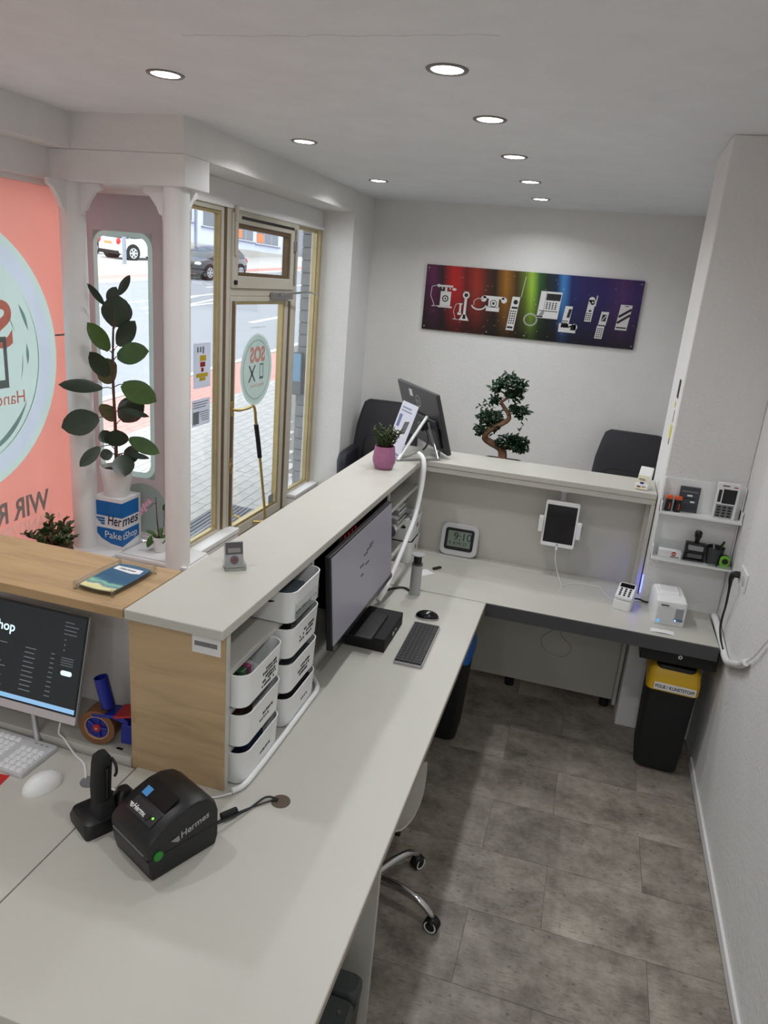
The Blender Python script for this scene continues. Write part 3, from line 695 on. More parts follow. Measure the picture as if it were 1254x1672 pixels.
# cars
CARW = M('white_car_paint', (236, 236, 236), .25, coat=.5); CARB = M('black_car_paint', (26, 28, 34), .2, coat=.6)
CARGL = M('car_glass', (60, 72, 76), .08); TAIL = M('tail_lamp', (200, 40, 44), .3); HEADL = M('head_lamp', (224, 226, 230), .15)
RIM = M('alloy_rim', (196, 198, 202), .3, .7); PLATE = M('number_plate', (216, 150, 96), .6); PLATEW = M('white_plate', (230, 230, 230), .6)
def car(name, label, loc, heading, paint, L=4.1, W=1.76, Ht=1.46, rear_plate=True):
    t = thing(name, label, 'car', loc, heading)
    tilt = (SLOPE.to_3x3() @ Matrix.Rotation(heading, 3, 'Z')).to_euler(); t.rotation_euler = tilt
    s = L/4.2; w0 = W/2; mb = MB(); loops = []
    for x, zb, zt, w in ((-2.1, .42, .72, .74), (-2.06, .30, .92, .86), (-1.85, .22, 1.0, .96), (-.5, .18, 1.0, 1.0), (.9, .18, .97, 1.0), (1.5, .2, .90, .98), (1.9, .24, .80, .93), (2.06, .28, .70, .84), (2.1, .36, .60, .74)):
        w *= w0; h = zt-zb
        loops.append([(x*s, -w*.93, zb), (x*s, w*.93, zb), (x*s, w, zb+h*.2), (x*s, w, zb+h*.72), (x*s, w*.9, zt-.03), (x*s, w*.6, zt), (x*s, -w*.6, zt), (x*s, -w*.9, zt-.03), (x*s, -w, zb+h*.72), (x*s, -w, zb+h*.2)])
    mb.loft(loops).build('body', paint, t, smooth=True)
    def cl(z, xa, xb, w): return rloop((xb-xa)*s, w*2*w0, .22, z, (xa+xb)/2*s, 0, 4)
    MB().loft([cl(.94, -2.0, 1.15, .90), cl(1.12, -1.92, .80, .87), cl(Ht-.10, -1.66, .18, .74)]).build('glasshouse', CARGL, t, smooth=True)
    MB().loft([cl(Ht-.11, -1.68, .20, .75), cl(Ht-.04, -1.58, .02, .70), cl(Ht, -1.35, -.2, .55)]).build('roof', paint, t, smooth=True)
    for sy in (-1, 1):
        for xb, xt in ((-.35, -.42), (-1.45, -1.32)):
            q = MB(); y0, y1 = sy*w0*.905, sy*w0*.75
            q.loft([[((xb-.05)*s, y0, .94), ((xb+.05)*s, y0, .94), ((xb+.05)*s, y0*.95, .94), ((xb-.05)*s, y0*.95, .94)], [((xt-.05)*s, y1+.012*sy, Ht-.08), ((xt+.05)*s, y1+.012*sy, Ht-.08), ((xt+.05)*s, y1*.95, Ht-.08), ((xt-.05)*s, y1*.95, Ht-.08)]])
            q.build('pillar_trim', paint, t)
        q = MB(); y0 = sy*w0*.86
        q.loft([[(1.05*s, y0, .96), (1.15*s, y0, .96), (1.1*s, y0*.92, .98)], [(.12*s, y0*.86, Ht-.09), (.22*s, y0*.86, Ht-.09), (.17*s, y0*.8, Ht-.08)]]); q.build('pillar_trim', paint, t)
        MB().sphere((.72*s, sy*(w0+.06), 1.02), (.07, .11, .07), 10, 6).build('mirror', paint, t, smooth=True)
        for xw in (-1.30, 1.32):
            wl = thing('w', None, None); bpy.data.objects.remove(wl)
            yc = sy*(w0-.11)
            arch = MB().cyl((xw*s, sy*(w0*.6), .33), (xw*s, sy*(w0+.005), .33), .39, n=24).build('wheel_arch', BLACKM, t, smooth=True)
            tire = MB().cyl((xw*s, yc-.10, .31), (xw*s, yc+.125*(1 if sy > 0 else .8), .31), .315, n=24)
            tire.v = [(p[0], p[1]+ (0.0 if sy > 0 else -.02), p[2]) for p in tire.v]
            ty = tire.build('tyre', RUBBER, t, smooth=True)
            ye = sy*(w0+.022)
            r_ = MB().cyl((xw*s, sy*(w0-.02), .31), (xw*s, ye, .31), .045, n=12)
            for k in range(6):
                a = 2*PI*k/6; ca, sa = math.cos(a), math.sin(a)
                r_.loft([[(xw*s+ca*.03-sa*.03*q1, yy, .31+sa*.03+ca*.03*q1) for q1, yy in ((-1, sy*(w0-.02)), (1, sy*(w0-.02)), (1, ye), (-1, ye))],
                         [(xw*s+ca*.20-sa*.04*q1, yy, .31+sa*.20+ca*.04*q1) for q1, yy in ((-1, sy*(w0-.02)), (1, sy*(w0-.02)), (1, ye), (-1, ye))]])
            n = 24
            r_.loft([[(xw*s+rr_*math.cos(2*PI*i/n), yy, .31+rr_*math.sin(2*PI*i/n)) for i in range(n)] for rr_, yy in ((.235, sy*(w0-.02)), (.235, ye), (.195, ye), (.195, sy*(w0-.02)))], False, False)
            r_.build('rim', RIM, ty)
        MB().sphere((1.90*s, sy*w0*.72, .70), (.19, .17, .10), 12, 8).build('head_lamp', HEADL, t, smooth=True)
        MB().sphere((-2.03*s, sy*w0*.76, .80), (.10, .12, .17), 12, 8).build('tail_lamp', TAIL, t, smooth=True)
    if rear_plate: MB().box(-2.125*s, -2.09*s, -.27, .27, .66, .78).build('number_plate', PLATE, t)
    MB().box(2.09*s, 2.13*s, -.26, .26, .40, .51).build('number_plate', PLATEW, t)
    MB().box(2.06*s, 2.115*s, -.45, .45, .54, .64).build('grille', BLACKG, t, bevel=.01)
    MB().box(-2.10*s, -1.9*s, -.7, .7, .22, .40).build('rear_bumper', BLACKM, t, bevel=.03)
    return t
car('car', 'white hatchback parked tail-on, seen through the bay side window', (-22.3, 33.0, gz(-22.3, 33.0)+.06), math.radians(74), CARW, 3.85, 1.72, 1.42)
car('car', 'dark car parked beyond the white hatchback', (-26.0, 31.6, gz(-26.0, 31.6)+.06), math.radians(75), CARB, 4.3, 1.78, 1.5)
car('car', 'black hatchback parked on the far side of the street, nose towards the shop', (-16.2, 28.85, gz(-16.2, 28.85)+.0), math.radians(-95), CARB, 4.25, 1.80, 1.46).scale = (.86, .86, .84)
single('street_post', MB().cyl((-20.6, 29.2, gz(-20.6, 29.2)+.05), (-20.6, 29.2, gz(-20.6, 29.2)+3.0), .09, n=12), M('galvanised_post', (150, 156, 166), .5, .5), 'grey metal post standing in front of the white hatchback', 'post', smooth=True)
# ---------------------------------------------------------------- ceiling downlights
def downlight(x, y, label):
    t = thing('downlight', label, 'ceiling light', (x, y, H), 0, 'recessed ceiling downlights')
    MB().lathe([(.056, -.0005), (.060, -.005), (.074, -.004), (.076, -.0003)], n=32).build('trim_ring', M('lamp_ring', (126, 124, 122), .35, .8) if 'lamp_ring' not in bpy.data.materials else bpy.data.materials['lamp_ring'], t, smooth=True)
    MB().lathe([(.057, -.002), (.0001, -.0025)], n=24).build('diffuser', LAMPGLOW, t)
    ld = bpy.data.lights.new('lamp', 'AREA'); ld.shape = 'DISK'; ld.size = .11; ld.energy = LAMP_W; ld.color = (.955, .98, 1.0); ld.spread = math.radians(148)
    lo = bpy.data.objects.new('lamp', ld); COL.objects.link(lo); lo.parent = t; lo.location = (0, 0, -.008)
for i, (x, y) in enumerate([(-.665, 2.805), (-.63, 3.564), (-.631, 4.477), (-.635, 5.416), (-.643, 6.328)]):
    downlight(x, y, 'recessed round ceiling light, %s in the right-hand row' % ['nearest', 'second nearest', 'middle one', 'second from the back wall', 'closest to the back wall'][i])
for i, (x, y) in enumerate([(-1.845, 2.914), (-1.80, 4.254), (-1.81, 5.737)]):
    downlight(x, y, 'recessed round ceiling light, %s in the left-hand row near the shop front' % ['nearest', 'middle one', 'farthest'][i])
for i, (x, y) in enumerate([(-.66, -1.5), (-1.84, 1.5), (.25, 1.25), (-.66, -2.3), (-1.84, -.6), (.25, -.6), (-.66, -3.1), (-1.84, -2.0), (.25, -2.0), (-.66, -3.8), (-1.84, -3.3), (.25, -3.3)]):  # unseen lamps added out of view as fill for faces towards the viewer
    w_ = ['first', 'second', 'third', 'fourth'][i//3]; r_ = ['middle row', 'shop-front row', 'wall-side row'][i % 3]
    downlight(x, y, 'added unseen ceiling fill light, %s of the %s' % (w_, r_))

# ---------------------------------------------------------------- desks
d1 = thing('desk', 'long cream-white desk with keyboard and label printer, open to the aisle', 'desk', (-.74, 2.08, 0))
box(-.396, .403, -1.225, 1.231, .715, .74).build('desktop', LAM, d1, bevel=.002)
box(.3995, .4045, -1.224, 1.23, .716, .7385).build('edge_band', M('beige_edge_band', (168, 160, 148), .5), d1)
for yy, xb in ((-.437, .38), (1.19, .05), (-1.19, .38)): box(-.36, xb, yy-.009, yy+.009, 0, .715).build('side_panel', LAM, d1, bevel=.001)
MB().cyl((.065, -.443, .7396), (.065, -.443, .7415), .028, n=28).build('cable_grommet', M('bronze_grommet', (92, 78, 64), .5, .3), d1)
d2_ = thing('desk', 'cream-white return desk with dark front edge below the tablet', 'desk', (-.05, 3.57, 0))
box(-.79, .785, -.252, .262, .715, .74).build('desktop', LAM, d2_, bevel=.002)
box(-.285, .785, -.262, -.2525, .672, .7385).build('front_edge', LAMD, d2_)
box(-.26, .765, -.25, -.23, .672, .714).build('front_rail', LAMD, d2_)
d3 = thing('desk', 'white desk on the left carrying the white keyboard and mouse', 'desk', (-1.7, 1.22, 0))
box(-.6, .560, -.365, .385, .715, .74).build('desktop', LAM, d3, bevel=.002)
for xx in (-.57, .53): box(xx-.009, xx+.009, -.34, .36, 0, .715).build('side_panel', LAM, d3)
MB().cyl((.478, .283, .7396), (.478, .283, .7415), .026, n=24).build('cable_grommet', PLAST_G, d3)

# ---------------------------------------------------------------- counter with shelves
ct = thing('counter_shelf', 'tall counter shelf unit with oak end panel and storage bins', 'counter', (-.99, 2.7, .74))
ox, oy, oz = -.99, 2.7, .74
def cb(x0, x1, y0, y1, z0, z1): return box(x0-ox, x1-ox, y0-oy, y1-oy, z0-oz, z1-oz)
cb(-1.138, -.848, 1.613, 1.617, .74, 1.255).build('oak_end_panel', OAKV, ct)
cb(-1.138, -.845, 1.617, 1.637, .74, 1.255).build('end_board', LAM, ct, bevel=.001)
cb(-1.138, -1.12, 1.637, 3.81, .74, 1.255).build('back_panel', LAM, ct)
for y0, y1 in ((2.234, 2.252), (3.207, 3.225), (3.820, 3.833)): cb(-1.12, -.845, y0, y1, .74, 1.255).build('divider', LAM, ct)
for zt in (.868, .997, 1.125): cb(-1.12, -.845, 1.637, 2.234, zt-.016, zt).build('shelf', LAM, ct)
for zt in (.868, 1.003, 1.14): cb(-1.12, -.845, 3.225, 3.60 if zt < 1.1 else 3.82, zt-.016, zt).build('shelf', LAM, ct)
for i, (z0, z1) in enumerate(((.74, .742),)): cb(-1.118, -.848, 2.254, 3.205, z0, z1).build('bay_floor', LAM, ct)
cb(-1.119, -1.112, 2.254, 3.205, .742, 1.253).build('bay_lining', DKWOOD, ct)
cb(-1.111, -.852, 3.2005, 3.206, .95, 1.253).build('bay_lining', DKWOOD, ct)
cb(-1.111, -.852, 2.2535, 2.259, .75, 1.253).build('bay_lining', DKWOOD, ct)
cb(-1.156, -1.138, 1.617, 4.12, .74, 1.255).build('outer_panel', OAKV, ct)
box(-.416, -.398, -.463, 2.04, 0, .74).build('modesty_panel', OAKV, d1)
lb = thing('price_card', 'small white card with barcode on the oak end panel', 'card', (-.906, 1.6125, 1.178))
box(-.044, .044, -.0012, 0, 0, .066).build('sheet', PAPER, lb)
mb = MB().box(-.014, .014, -.0018, -.0012, .056, .058)
for k in range(22): mb.box(-.036+k*.0032, -.036+k*.0032+.0019, -.0018, -.0012, .022, .036)
mb.build('barcode', INK, lb)
for k, (sx, s_) in enumerate(((-.036, .0),)): MB().cyl((-.10, .0003, .025), (-.10, -.0015, .025), .002, n=8).build('screw_cap', DKWOOD, ct) if 0 else None
top1 = single('worktop', box(-1.136, -.833, 1.567, 4.13, 1.255, 1.285), LAM, 'white worktop along the shelf unit, with pink pot and card holder', 'worktop', bevel=.003)
bc = thing('back_counter', 'white back counter unit behind the clock and tablet', 'counter', (-.2, 3.93, 0))
def b2c(x0, x1, y0, y1, z0, z1): return box(x0+.2, x1+.2, y0-3.93, y1-3.93, z0, z1)
b2c(-.843, .375, 3.93, 3.95, .74, 1.226).build('back_panel', LAM, bc)
b2c(-.843, .375, 3.834, 3.93, .715, .74).build('base_board', LAM, bc, bevel=.001)
b2c(.375, .394, 3.81, 4.12, .06, 1.226).build('end_panel', LAM, bc, bevel=.001)
b2c(.357, .375, 3.86, 3.93, .74, 1.226).build('corner_strip', LAM, bc)
b2c(-.843, .375, 3.87, 3.89, .06, .715).build('lower_panel', LAM, bc)
b2c(-.843, .394, 4.10, 4.12, .06, 1.226).build('outer_panel', OAK, bc)
for x in (-.62, -.2, .342): MB().cyl((x+.2, 3.905-3.93, 0), (x+.2, 3.905-3.93, .06), .028, n=16).build('foot', BLACK, bc)
for x in (-.70, -.06, .345): MB().cyl((x+.2, 3.875-3.93, .74), (x+.2, 3.875-3.93, .7404), .004, n=8).build('screw_cap', DKWOOD, bc)
t2 = thing('worktop', 'white double-thick worktop of the back counter below the picture', 'worktop', (-.2, 3.97, 1.226))
box(-.633, .594, -.16, .16, .030, .059).build('top_board', LAM, t2, bevel=.002)
box(-.633, .594, -.157, .157, 0, .0285).build('under_board', LAM, t2, bevel=.002)
# LED strip glowing in the gap against the pillar
single('led_strip', box(.3945, .3985, 3.735, 3.75, .775, .872), BLUELED, 'blue glowing light strip in the gap beside the pillar', 'led strip')
# oak counter on the left
t3 = thing('oak_counter', 'oak-topped parcel counter on the left above the dark monitor', 'counter', (-1.75, 1.71, 0))
def oc(x0, x1, y0, y1, z0, z1): return box(x0+1.75, x1+1.75, y0-1.71, y1-1.71, z0, z1)
oc(-2.45, -1.1375, 1.562, 1.868, 1.257, 1.286).build('oak_top', OAK, t3, bevel=.002)
oc(-2.45, -1.158, 1.612, 1.85, .745, .765).build('niche_floor', LAM, t3, bevel=.001)
oc(-2.45, -1.158, 1.832, 1.85, .765, 1.257).build('niche_back', PAINT, t3)
oc(-2.45, -1.158, 1.85, 1.862, 0, 1.257).build('outer_panel', OAKV, t3)
oc(-2.45, -1.158, 1.613, 1.63, 0, .745).build('lower_panel', LAM, t3)
oc(-2.47, -2.45, 1.60, 1.86, 0, 1.257).build('end_board', LAM, t3)

# ---------------------------------------------------------------- storage bins
def dashes(mb, x, y0, y1, z, h, n, ragged=True):
    step = (y1-y0)/n
    for k in range(n):
        if rnd.random() < .85: mb.box(x, x+.0006, y0+k*step, y0+k*step+step*rnd.uniform(.45, .9), z, z+h*rnd.uniform(.7, 1.0))
BINW, BIND, BINH = .262, .20, .112
def storage_bin(yc, z, label, rows, pocket=False, yw=BINW):
    t = thing('storage_bin', label, 'storage bin', (-.897, yc, z), 0, 'white storage bins in the counter shelves')
    mb = MB()
    mb.loft([rloop(BIND-.022, yw-.022, .03, .001, 0, 0, 6), rloop(BIND-.012, yw-.012, .034, .006, 0, 0, 6), rloop(BIND, yw, .042, BINH-.003, 0, 0, 6), rloop(BIND+.002, yw+.002, .043, BINH, 0, 0, 6),
             rloop(BIND-.006, yw-.006, .039, BINH, 0, 0, 6), rloop(BIND-.008, yw-.008, .038, BINH-.004, 0, 0, 6), rloop(BIND-.02, yw-.02, .03, .009, 0, 0, 6)])
    mb.build('tub', PLAST_W, t, smooth=True)
    for s in (-1, 1):
        q = MB(); n = 20; loops = []
        for dy in (0, .0015):
            loops.append([(.028*math.cos(2*PI*i/n)+.01, s*(yw/2-.002+dy-.0012), BINH*.74+.012*math.sin(2*PI*i/n)) for i in range(n)])
        q.loft(loops).build('grip_hole', M('bin_hole', (44, 44, 48), .8) if 'bin_hole' not in bpy.data.materials else bpy.data.materials['bin_hole'], t)
    xf_ = BIND/2-.004
    if rows:
        mb = MB()
        for (za, ya, yb, n) in rows: dashes(mb, BIND/2-.006+(za+.009-.006)/.103*.006+.0002, ya, yb, za, .009, n)
        mb.build('label_print', INK, t)
    if pocket:
        box(xf_+.001, xf_+.0018, -.10, .10, .012, .066).build('label_pocket', ACRYL, t)
    return t
A, B = 1.776, 2.088
a1 = storage_bin(A, .9975, 'white bin holding small coloured packets, uppermost in the stack by the oak panel', [(.072, .0, .075, 6), (.060, -.02, .08, 8), (.045, 0, .07, 6), (.033, -.03, .08, 9), (.018, -.02, .07, 7)])
a2 = storage_bin(A, .8685, 'white bin in the middle of the stack next to the oak panel', [(.052, -.01, .06, 6), (.036, -.03, .05, 6)])
a3 = storage_bin(A, .7405, 'white bin at the bottom by the oak panel, holding blue cloth', [(.045, -.02, .06, 9)])
b1 = storage_bin(B, 1.1255, 'white bin directly beneath the white worktop beside the big monitor', [(.030, -.09, .09, 12)], pocket=True)
b2b = storage_bin(B, .9975, 'white bin second from top in the stack beside the big monitor', [(.066, -.03, .07, 8), (.052, -.05, .07, 9), (.036, -.05, .06, 8)])
b3 = storage_bin(B, .8685, 'white bin third from top in the stack beside the big monitor', [(.062, -.03, .05, 6), (.046, -.05, .05, 7), (.030, -.05, .04, 6)])
b4 = storage_bin(B, .7405, 'white bin at the bottom of the stack beside the big monitor', [(.05, -.01, .06, 5)])
def stuffbox(nm, x0, x1, y0, y1, z0, z1, mat, lab, cat, grp=None): return single(nm, box(x0, x1, y0, y1, z0, z1), mat, lab, cat, grp, bevel=.003)
stuffbox('packet', -.97, -.84, 1.675, 1.70, 1.008, 1.085, M('packet_dark', (38, 44, 40), .5), 'dark packet standing at the front of the upper bin', 'packet')
stuffbox('packet', -.97, -.84, 1.705, 1.735, 1.008, 1.088, M('packet_green', (44, 92, 50), .4), 'green packet standing in the upper bin', 'packet')
stuffbox('packet', -.97, -.84, 1.742, 1.762, 1.008, 1.087, M('packet_magenta', (140, 50, 96), .4), 'magenta packet standing in the upper bin', 'packet')
stuffbox('packet', -.96, -.85, 1.768, 1.80, 1.008, 1.075, M('packet_white', (206, 200, 204), .5), 'white packet standing in the upper bin behind the magenta one', 'packet')
stuffbox('packet', -.96, -.84, 1.69, 1.78, .880, .955, M('packet_brown', (70, 46, 36), .6), 'dark brown box inside the middle bin by the oak panel', 'packet')
stuffbox('cloth', -.95, -.83, 1.74, 1.84, .752, .82, M('navy_cloth', (34, 56, 84), .9), 'folded blue cloth inside the bottom bin', 'cloth')
stuffbox('packet', -.97, -.84, 2.0, 2.16, 1.137, 1.20, M('packet_slate', (92, 104, 112), .5), 'grey clear-topped packet inside the topmost bin', 'packet')
stuffbox('packet', -.96, -.84, 1.99, 2.06, 1.009, 1.085, BLACKM, 'black packet inside the second bin beside the monitor', 'packet')
for z0, lab in ((.7405, 'black case filling the bottom bin beside the big monitor'), (.8685, 'dark case filling the third bin beside the big monitor')):
    stuffbox('case', -.975, -.815, 1.985, 2.19, z0+.012, z0+.098 if z0 < .8 else z0+.085, BLACKM if z0 < .8 else M('slate_case', (74, 80, 84), .6), lab, 'case')
# bins and papers in the far bay
def small_bin(yc, z, label):
    t = thing('storage_bin', label, 'storage bin', (-.892, yc, z), 0, 'white storage bins in the counter shelves')
    mb = MB(); w = .20; d = .18; h = .125
    mb.loft([rloop(d-.02, w-.02, .02, .001, 0, 0, 5), rloop(d, w, .028, h, 0, 0, 5), rloop(d-.008, w-.008, .026, h, 0, 0, 5), rloop(d-.026, w-.026, .02, .008, 0, 0, 5)])
    mb.build('tub', PLAST_W, t, smooth=True)
    MB().add([(.018*math.cos(2*PI*i/16)+.03, -w/2+.002-.0035, h*.66+.009*math.sin(2*PI*i/16)) for i in range(16)], [tuple(range(16))]).build('grip_hole', bpy.data.materials['bin_hole'], t)
    MB().add([(d/2-.0015, .014*math.cos(2*PI*i/16), h*.62+.014*math.sin(2*PI*i/16)) for i in range(16)], [tuple(range(16))]).build('round_mark', PLAST_G, t)
    return t
small_bin(3.715, .869, 'small white bin stacked on another at the inner counter corner'); small_bin(3.715, .7405, 'small white bin on the desk at the inner counter corner')
stuffbox('bag', -.95, -.835, 3.66, 3.77, .882, .985, STEEL, 'silvery tool bag sticking up from the corner bin', 'bag')
stuffbox('case', -.96, -.83, 3.65, 3.78, .755, .855, BLACKM, 'black pouch inside the lower corner bin', 'case')
single('cap', MB().sphere((-.90, 3.315, 1.004), (.075, .08, .06), 16, 8, 0.0), M('dark_violet_cloth', (34, 28, 52), .9), 'dark blue beanie lying on the middle shelf of the far bay', 'cap', smooth=True)
for k in range(5):
    single('letter_tray', MB().box(-1.05, -.85+.006*(k % 2), 3.42+.008*k, 3.59, 1.004+k*.021, 1.008+k*.021).box(-1.05, -.853+.006*(k % 2), 3.42+.008*k, 3.428+.008*k, 1.008+k*.021, 1.022+k*.021), STEEL if k % 2 else PLAST_W, ['lowest', 'second', 'middle', 'fourth', 'top'][k]+' flat document wallet in the pile on the far bay shelf', 'document', 'flat document wallets in the far bay')
pl = single('plate_lamp', MB().lathe([(.001, .012), (.05, .012), (.075, .022), (.075, .028), (.04, .034), (.001, .034)], -.93, 3.66, 24), PLAST_W, 'round white puck lamp under the worktop at the inner corner', 'lamp', smooth=True)
pl.location.z += 1.208
# ---------------------------------------------------------------- label printer
t = thing('label_printer', 'black desktop label printer with grey lettering on the near desk', 'label printer', (-.885, 1.372, .74), math.radians(-25))
W_, D_, Hh = .172, .208, .152
side = [(-.094, .002), (.096, .002), (.104, .03), (.104, .108), (.096, .136), (.074, .157), (.040, .168), (.004, .166), (-.036, .153), (-.074, .133), (-.094, .119), (-.104, .105), (-.1065, .088), (-.104, .06), (-.10, .03)]
def body_sec(x, k):
    return [(x, y*(1-.02*k), .002+(z-.002)*(1-.03*k)) for y, z in side]
MB().loft([body_sec(-W_/2, 1), body_sec(-W_/2+.012, 0), body_sec(W_/2-.012, 0), body_sec(W_/2, 1)]).build('housing', BLACK, t, bevel=.003, smooth=True)
box(-W_/2+.015, W_/2-.015, -.1085, -.104, .0775, .0805).build('paper_slot', PLAST_G, t)
box(-W_/2-.0006, W_/2+.0006, -D_/2-.001, D_/2+.0008, .0655, .067).build('lid_seam', BLACKG, t)
# top panel slope frame
sa = Vector((0, .078, .0385)).normalized(); so = Vector((0, -.082, .1300)); sn = Vector((0, -sa.z, sa.y))
def on_top(x, s, h=.0015): return so+Vector((x, 0, 0))+sa*s+sn*h
def top_quad(x0, x1, s0, s1, h0=.0005, h1=.0025):
    c = [(x0, s0), (x1, s0), (x1, s1), (x0, s1)]
    return MB().loft([[on_top(x, s, h0) for x, s in c], [on_top(x, s, h1) for x, s in c]])
top_quad(-.055, .055, .004, .045).build('control_panel', M('charcoal_plastic', (30, 31, 36), .45), t, bevel=.001)
top_quad(-.05, .055, .05, .10).build('viewing_window', BLACKG, t)
top_quad(-.052, -.028, .052, .076, .002, .0032).build('sticker', M('sky_blue_sticker', (72, 150, 214), .5), t)
MB().cyl(on_top(.022, .020, .001), on_top(.022, .020, .005), .009, n=20).build('feed_button', BLACK, t, smooth=True)
MB().cyl(on_top(.040, .025, .002), on_top(.040, .025, .0035), .003, n=10).build('status_light', GREENLED, t)
text('Hermes', .019, on_top(-.040, .013, .003), (1, 0, 0), sa, .0001, bold=.0004, shear=.2).build('lettering', WHITEP, t)
MB().prism([(0, 0), (.011, -.006), (.011, .007)], 'x', 0, .001) if 0 else None
def wing(O, U, V, s):
    O, U, V = Vector(O), Vector(U).normalized(), Vector(V).normalized(); N = U.cross(V)*.0003; mb = MB()
    for k, (a, b) in enumerate(((0, 1.0), (.22, 1.0), (.48, 1.0))):
        z1, z0 = s*(.62-.24*k), s*(.62-.24*k-.17)
        q = [O+U*s*a+V*z1, O+U*s*b+V*z1, O+U*s*b*.93+V*z0, O+U*s*(a+.16)+V*z0]
        mb.loft([q, [p+N for p in q]])
    return mb
wing(on_top(-.056, .012, .003), (1, 0, 0), sa, .016).build('logo', WHITEP, t)
text('Hermes', .027, (W_/2+.0012, -.012, .084), (0, 1, .22), (0, -.22, 1), .0002, bold=.0004, shear=.2).build('lettering', STEEL, t)
wing((W_/2+.0012, -.037, .077), (0, 1, .22), (0, -.22, 1), .024).build('logo', STEEL, t)
MB().cyl((W_/2-.008, -D_/2+.028, .070), (W_/2+.003, -D_/2+.028, .070), .013, n=20).build('release_button', GREENB, t, smooth=True)
# cables of the printer
single('cable', MB().tube([(-.785, 1.465, .765), (-.745, 1.56, .748), (-.72, 1.63, .747), (-.684, 1.637, .7455)], .003, 8), BLACK, 'black cable from label printer to desk grommet', 'cable', smooth=True)
c_ = thing('power_cable', 'black power cable with ferrite core beside label printer', 'cable', (-.8, 1.47, .741))
MB().tube([(.005, -.02, .012), (-.02+.02, .02, .004), (.045, .09, .0035), (.10, .155, .004), (.118, .163, .0046)], .0025, 8).build('cord', BLACK, c_, smooth=True)
MB().tube([(.004, .035, .0115), (.032, .075, .0115)], .0105, 14, 1).build('ferrite_core', BLACKM, c_, bevel=.002)
# ---------------------------------------------------------------- scanner in cradle
t = thing('scanner', 'black handheld barcode scanner standing in its charging cradle', 'scanner', (-1.095, 1.385, .74), math.radians(-30))
mb = MB(); mb.loft([rloop(.115, .125, .012, 0, 0, 0, 4), rloop(.118, .128, .014, .02, 0, 0, 4), rloop(.108, .118, .02, .040, 0, 0, 4), rloop(.09, .10, .02, .044, 0, 0, 4)])
mb.build('cradle_base', BLACK, t, smooth=True)
MB().loft([rloop(.06, .06, .015, .04, .018, 0), rloop(.052, .05, .014, .085, .02, 0), rloop(.048, .046, .014, .09, .02, 0)]).build('cradle_socket', BLACKM, t, smooth=True)
MB().loft([rloop(.052, .06, .02, .04, .02, .055), rloop(.05, .05, .02, .075, .02, .058), rloop(.03, .03, .012, .09, .02, .058)]).build('side_post', BLACK, t, smooth=True)
MB().loft([rloop(.054, .044, .014, .07, .016, -.002), rloop(.052, .046, .015, .12, .014, -.002), rloop(.050, .046, .015, .175, .018, 0), rloop(.054, .044, .015, .198, .022, 0), rloop(.052, .038, .014, .220, .026, 0), rloop(.032, .022, .008, .234, .030, 0)]).build('scanner_body', BLACKM, t, smooth=True)
MB().loft([rloop(.006, .008, .002, .10, .045, .004), rloop(.006, .008, .002, .17, .050, .004), rloop(.012, .012, .004, .20, .052, .004)]).build('trigger_strap', BLACK, t, smooth=True)
MB().tube([(.04, .02, .215), (.058, .022, .205), (.062, .022, .185), (.056, .02, .17)], .004, 8).build('wrist_loop', BLACK, t)
# ---------------------------------------------------------------- big monitor
TH = math.atan2(.03, .37); mt = thing('monitor', 'wide dark-framed monitor with pale screen in front of the shelf bay', 'monitor', (-.785, 2.695, .80))
MW, MH = .80, .372
Rm = Matrix.Translation((.015, .01, .072)) @ Matrix.Rotation(-TH, 4, 'Y')
def mon(mb): return mb.xf(Rm)
mon(box(-.028, -.004, -MW/2, MW/2, 0, MH)).build('housing', BLACK, mt, bevel=.004)
mon(box(-.004, -.001, -MW/2+.008, MW/2-.008, .018, MH-.008)).build('screen', SCREENW, mt)
mon(MB().box(-.0045, .0012, -MW/2, MW/2, 0, .018)).build('lower_bezel', BLACKG, mt)
mb = MB()
for (y, z, n) in ((-.02, .245, 3), (.02, .255, 4), (.06, .265, 3), (-.07, .21, 3), (.0, .20, 3), (-.06, .17, 2)):
    for k in range(n): mb.box(-.001, -.0004, y+k*.018, y+k*.018+.009, z, z+.010)
mon(mb); mb.build('screen_icons', INK, mt)
MB().box(-.06, -.02, -.035, .035, 0, .30).build('stand_neck', BLACK, mt, bevel=.004)
MB().box(-.075, .085, -.115, .13, 0, .012).build('stand_foot', BLACK, mt, bevel=.004)
pc = thing('mini_pc', 'flat black mini computer under the wide monitor', 'computer', (-.738, 2.755, .74))
box(-.088, .085, -.14, .15, 0, .059).build('case', BLACKM, pc, bevel=.003)
MB().cyl((.085, .03, .03), (.087, .03, .03), .006, n=10).box(.085, .087, -.02, .0, .022, .034).build('front_ports', STEEL, pc)
# red digits display behind
rd = thing('till_display', 'black box with red glowing digits behind the big monitor', 'display', (-1.02, 3.02, .742))
box(-.05, .045, -.13, .15, 0, .38).build('case', BLACKG, rd, bevel=.004)
mb = MB()
for k in range(4): mb.box(.0455, .0465, -.05+.05*k, -.034+.05*k, .328, .342)
mb.build('digits', REDLED, rd)
single('cable', MB().tube([(-.98, 2.30, .745), (-.93, 2.33, .80), (-.95, 2.40, .88), (-1.0, 2.45, .92)], .004, 6), PLAST_G, 'grey cable loop at the left of the monitor bay', 'cable', smooth=True)
single('cable', MB().tube([(-.99, 2.28, .77), (-.90, 2.31, .83), (-.92, 2.36, .83), (-1.02, 2.40, .80)], .004, 6), PLAST_W, 'white cable loop low at the left of the monitor bay', 'cable', smooth=True)
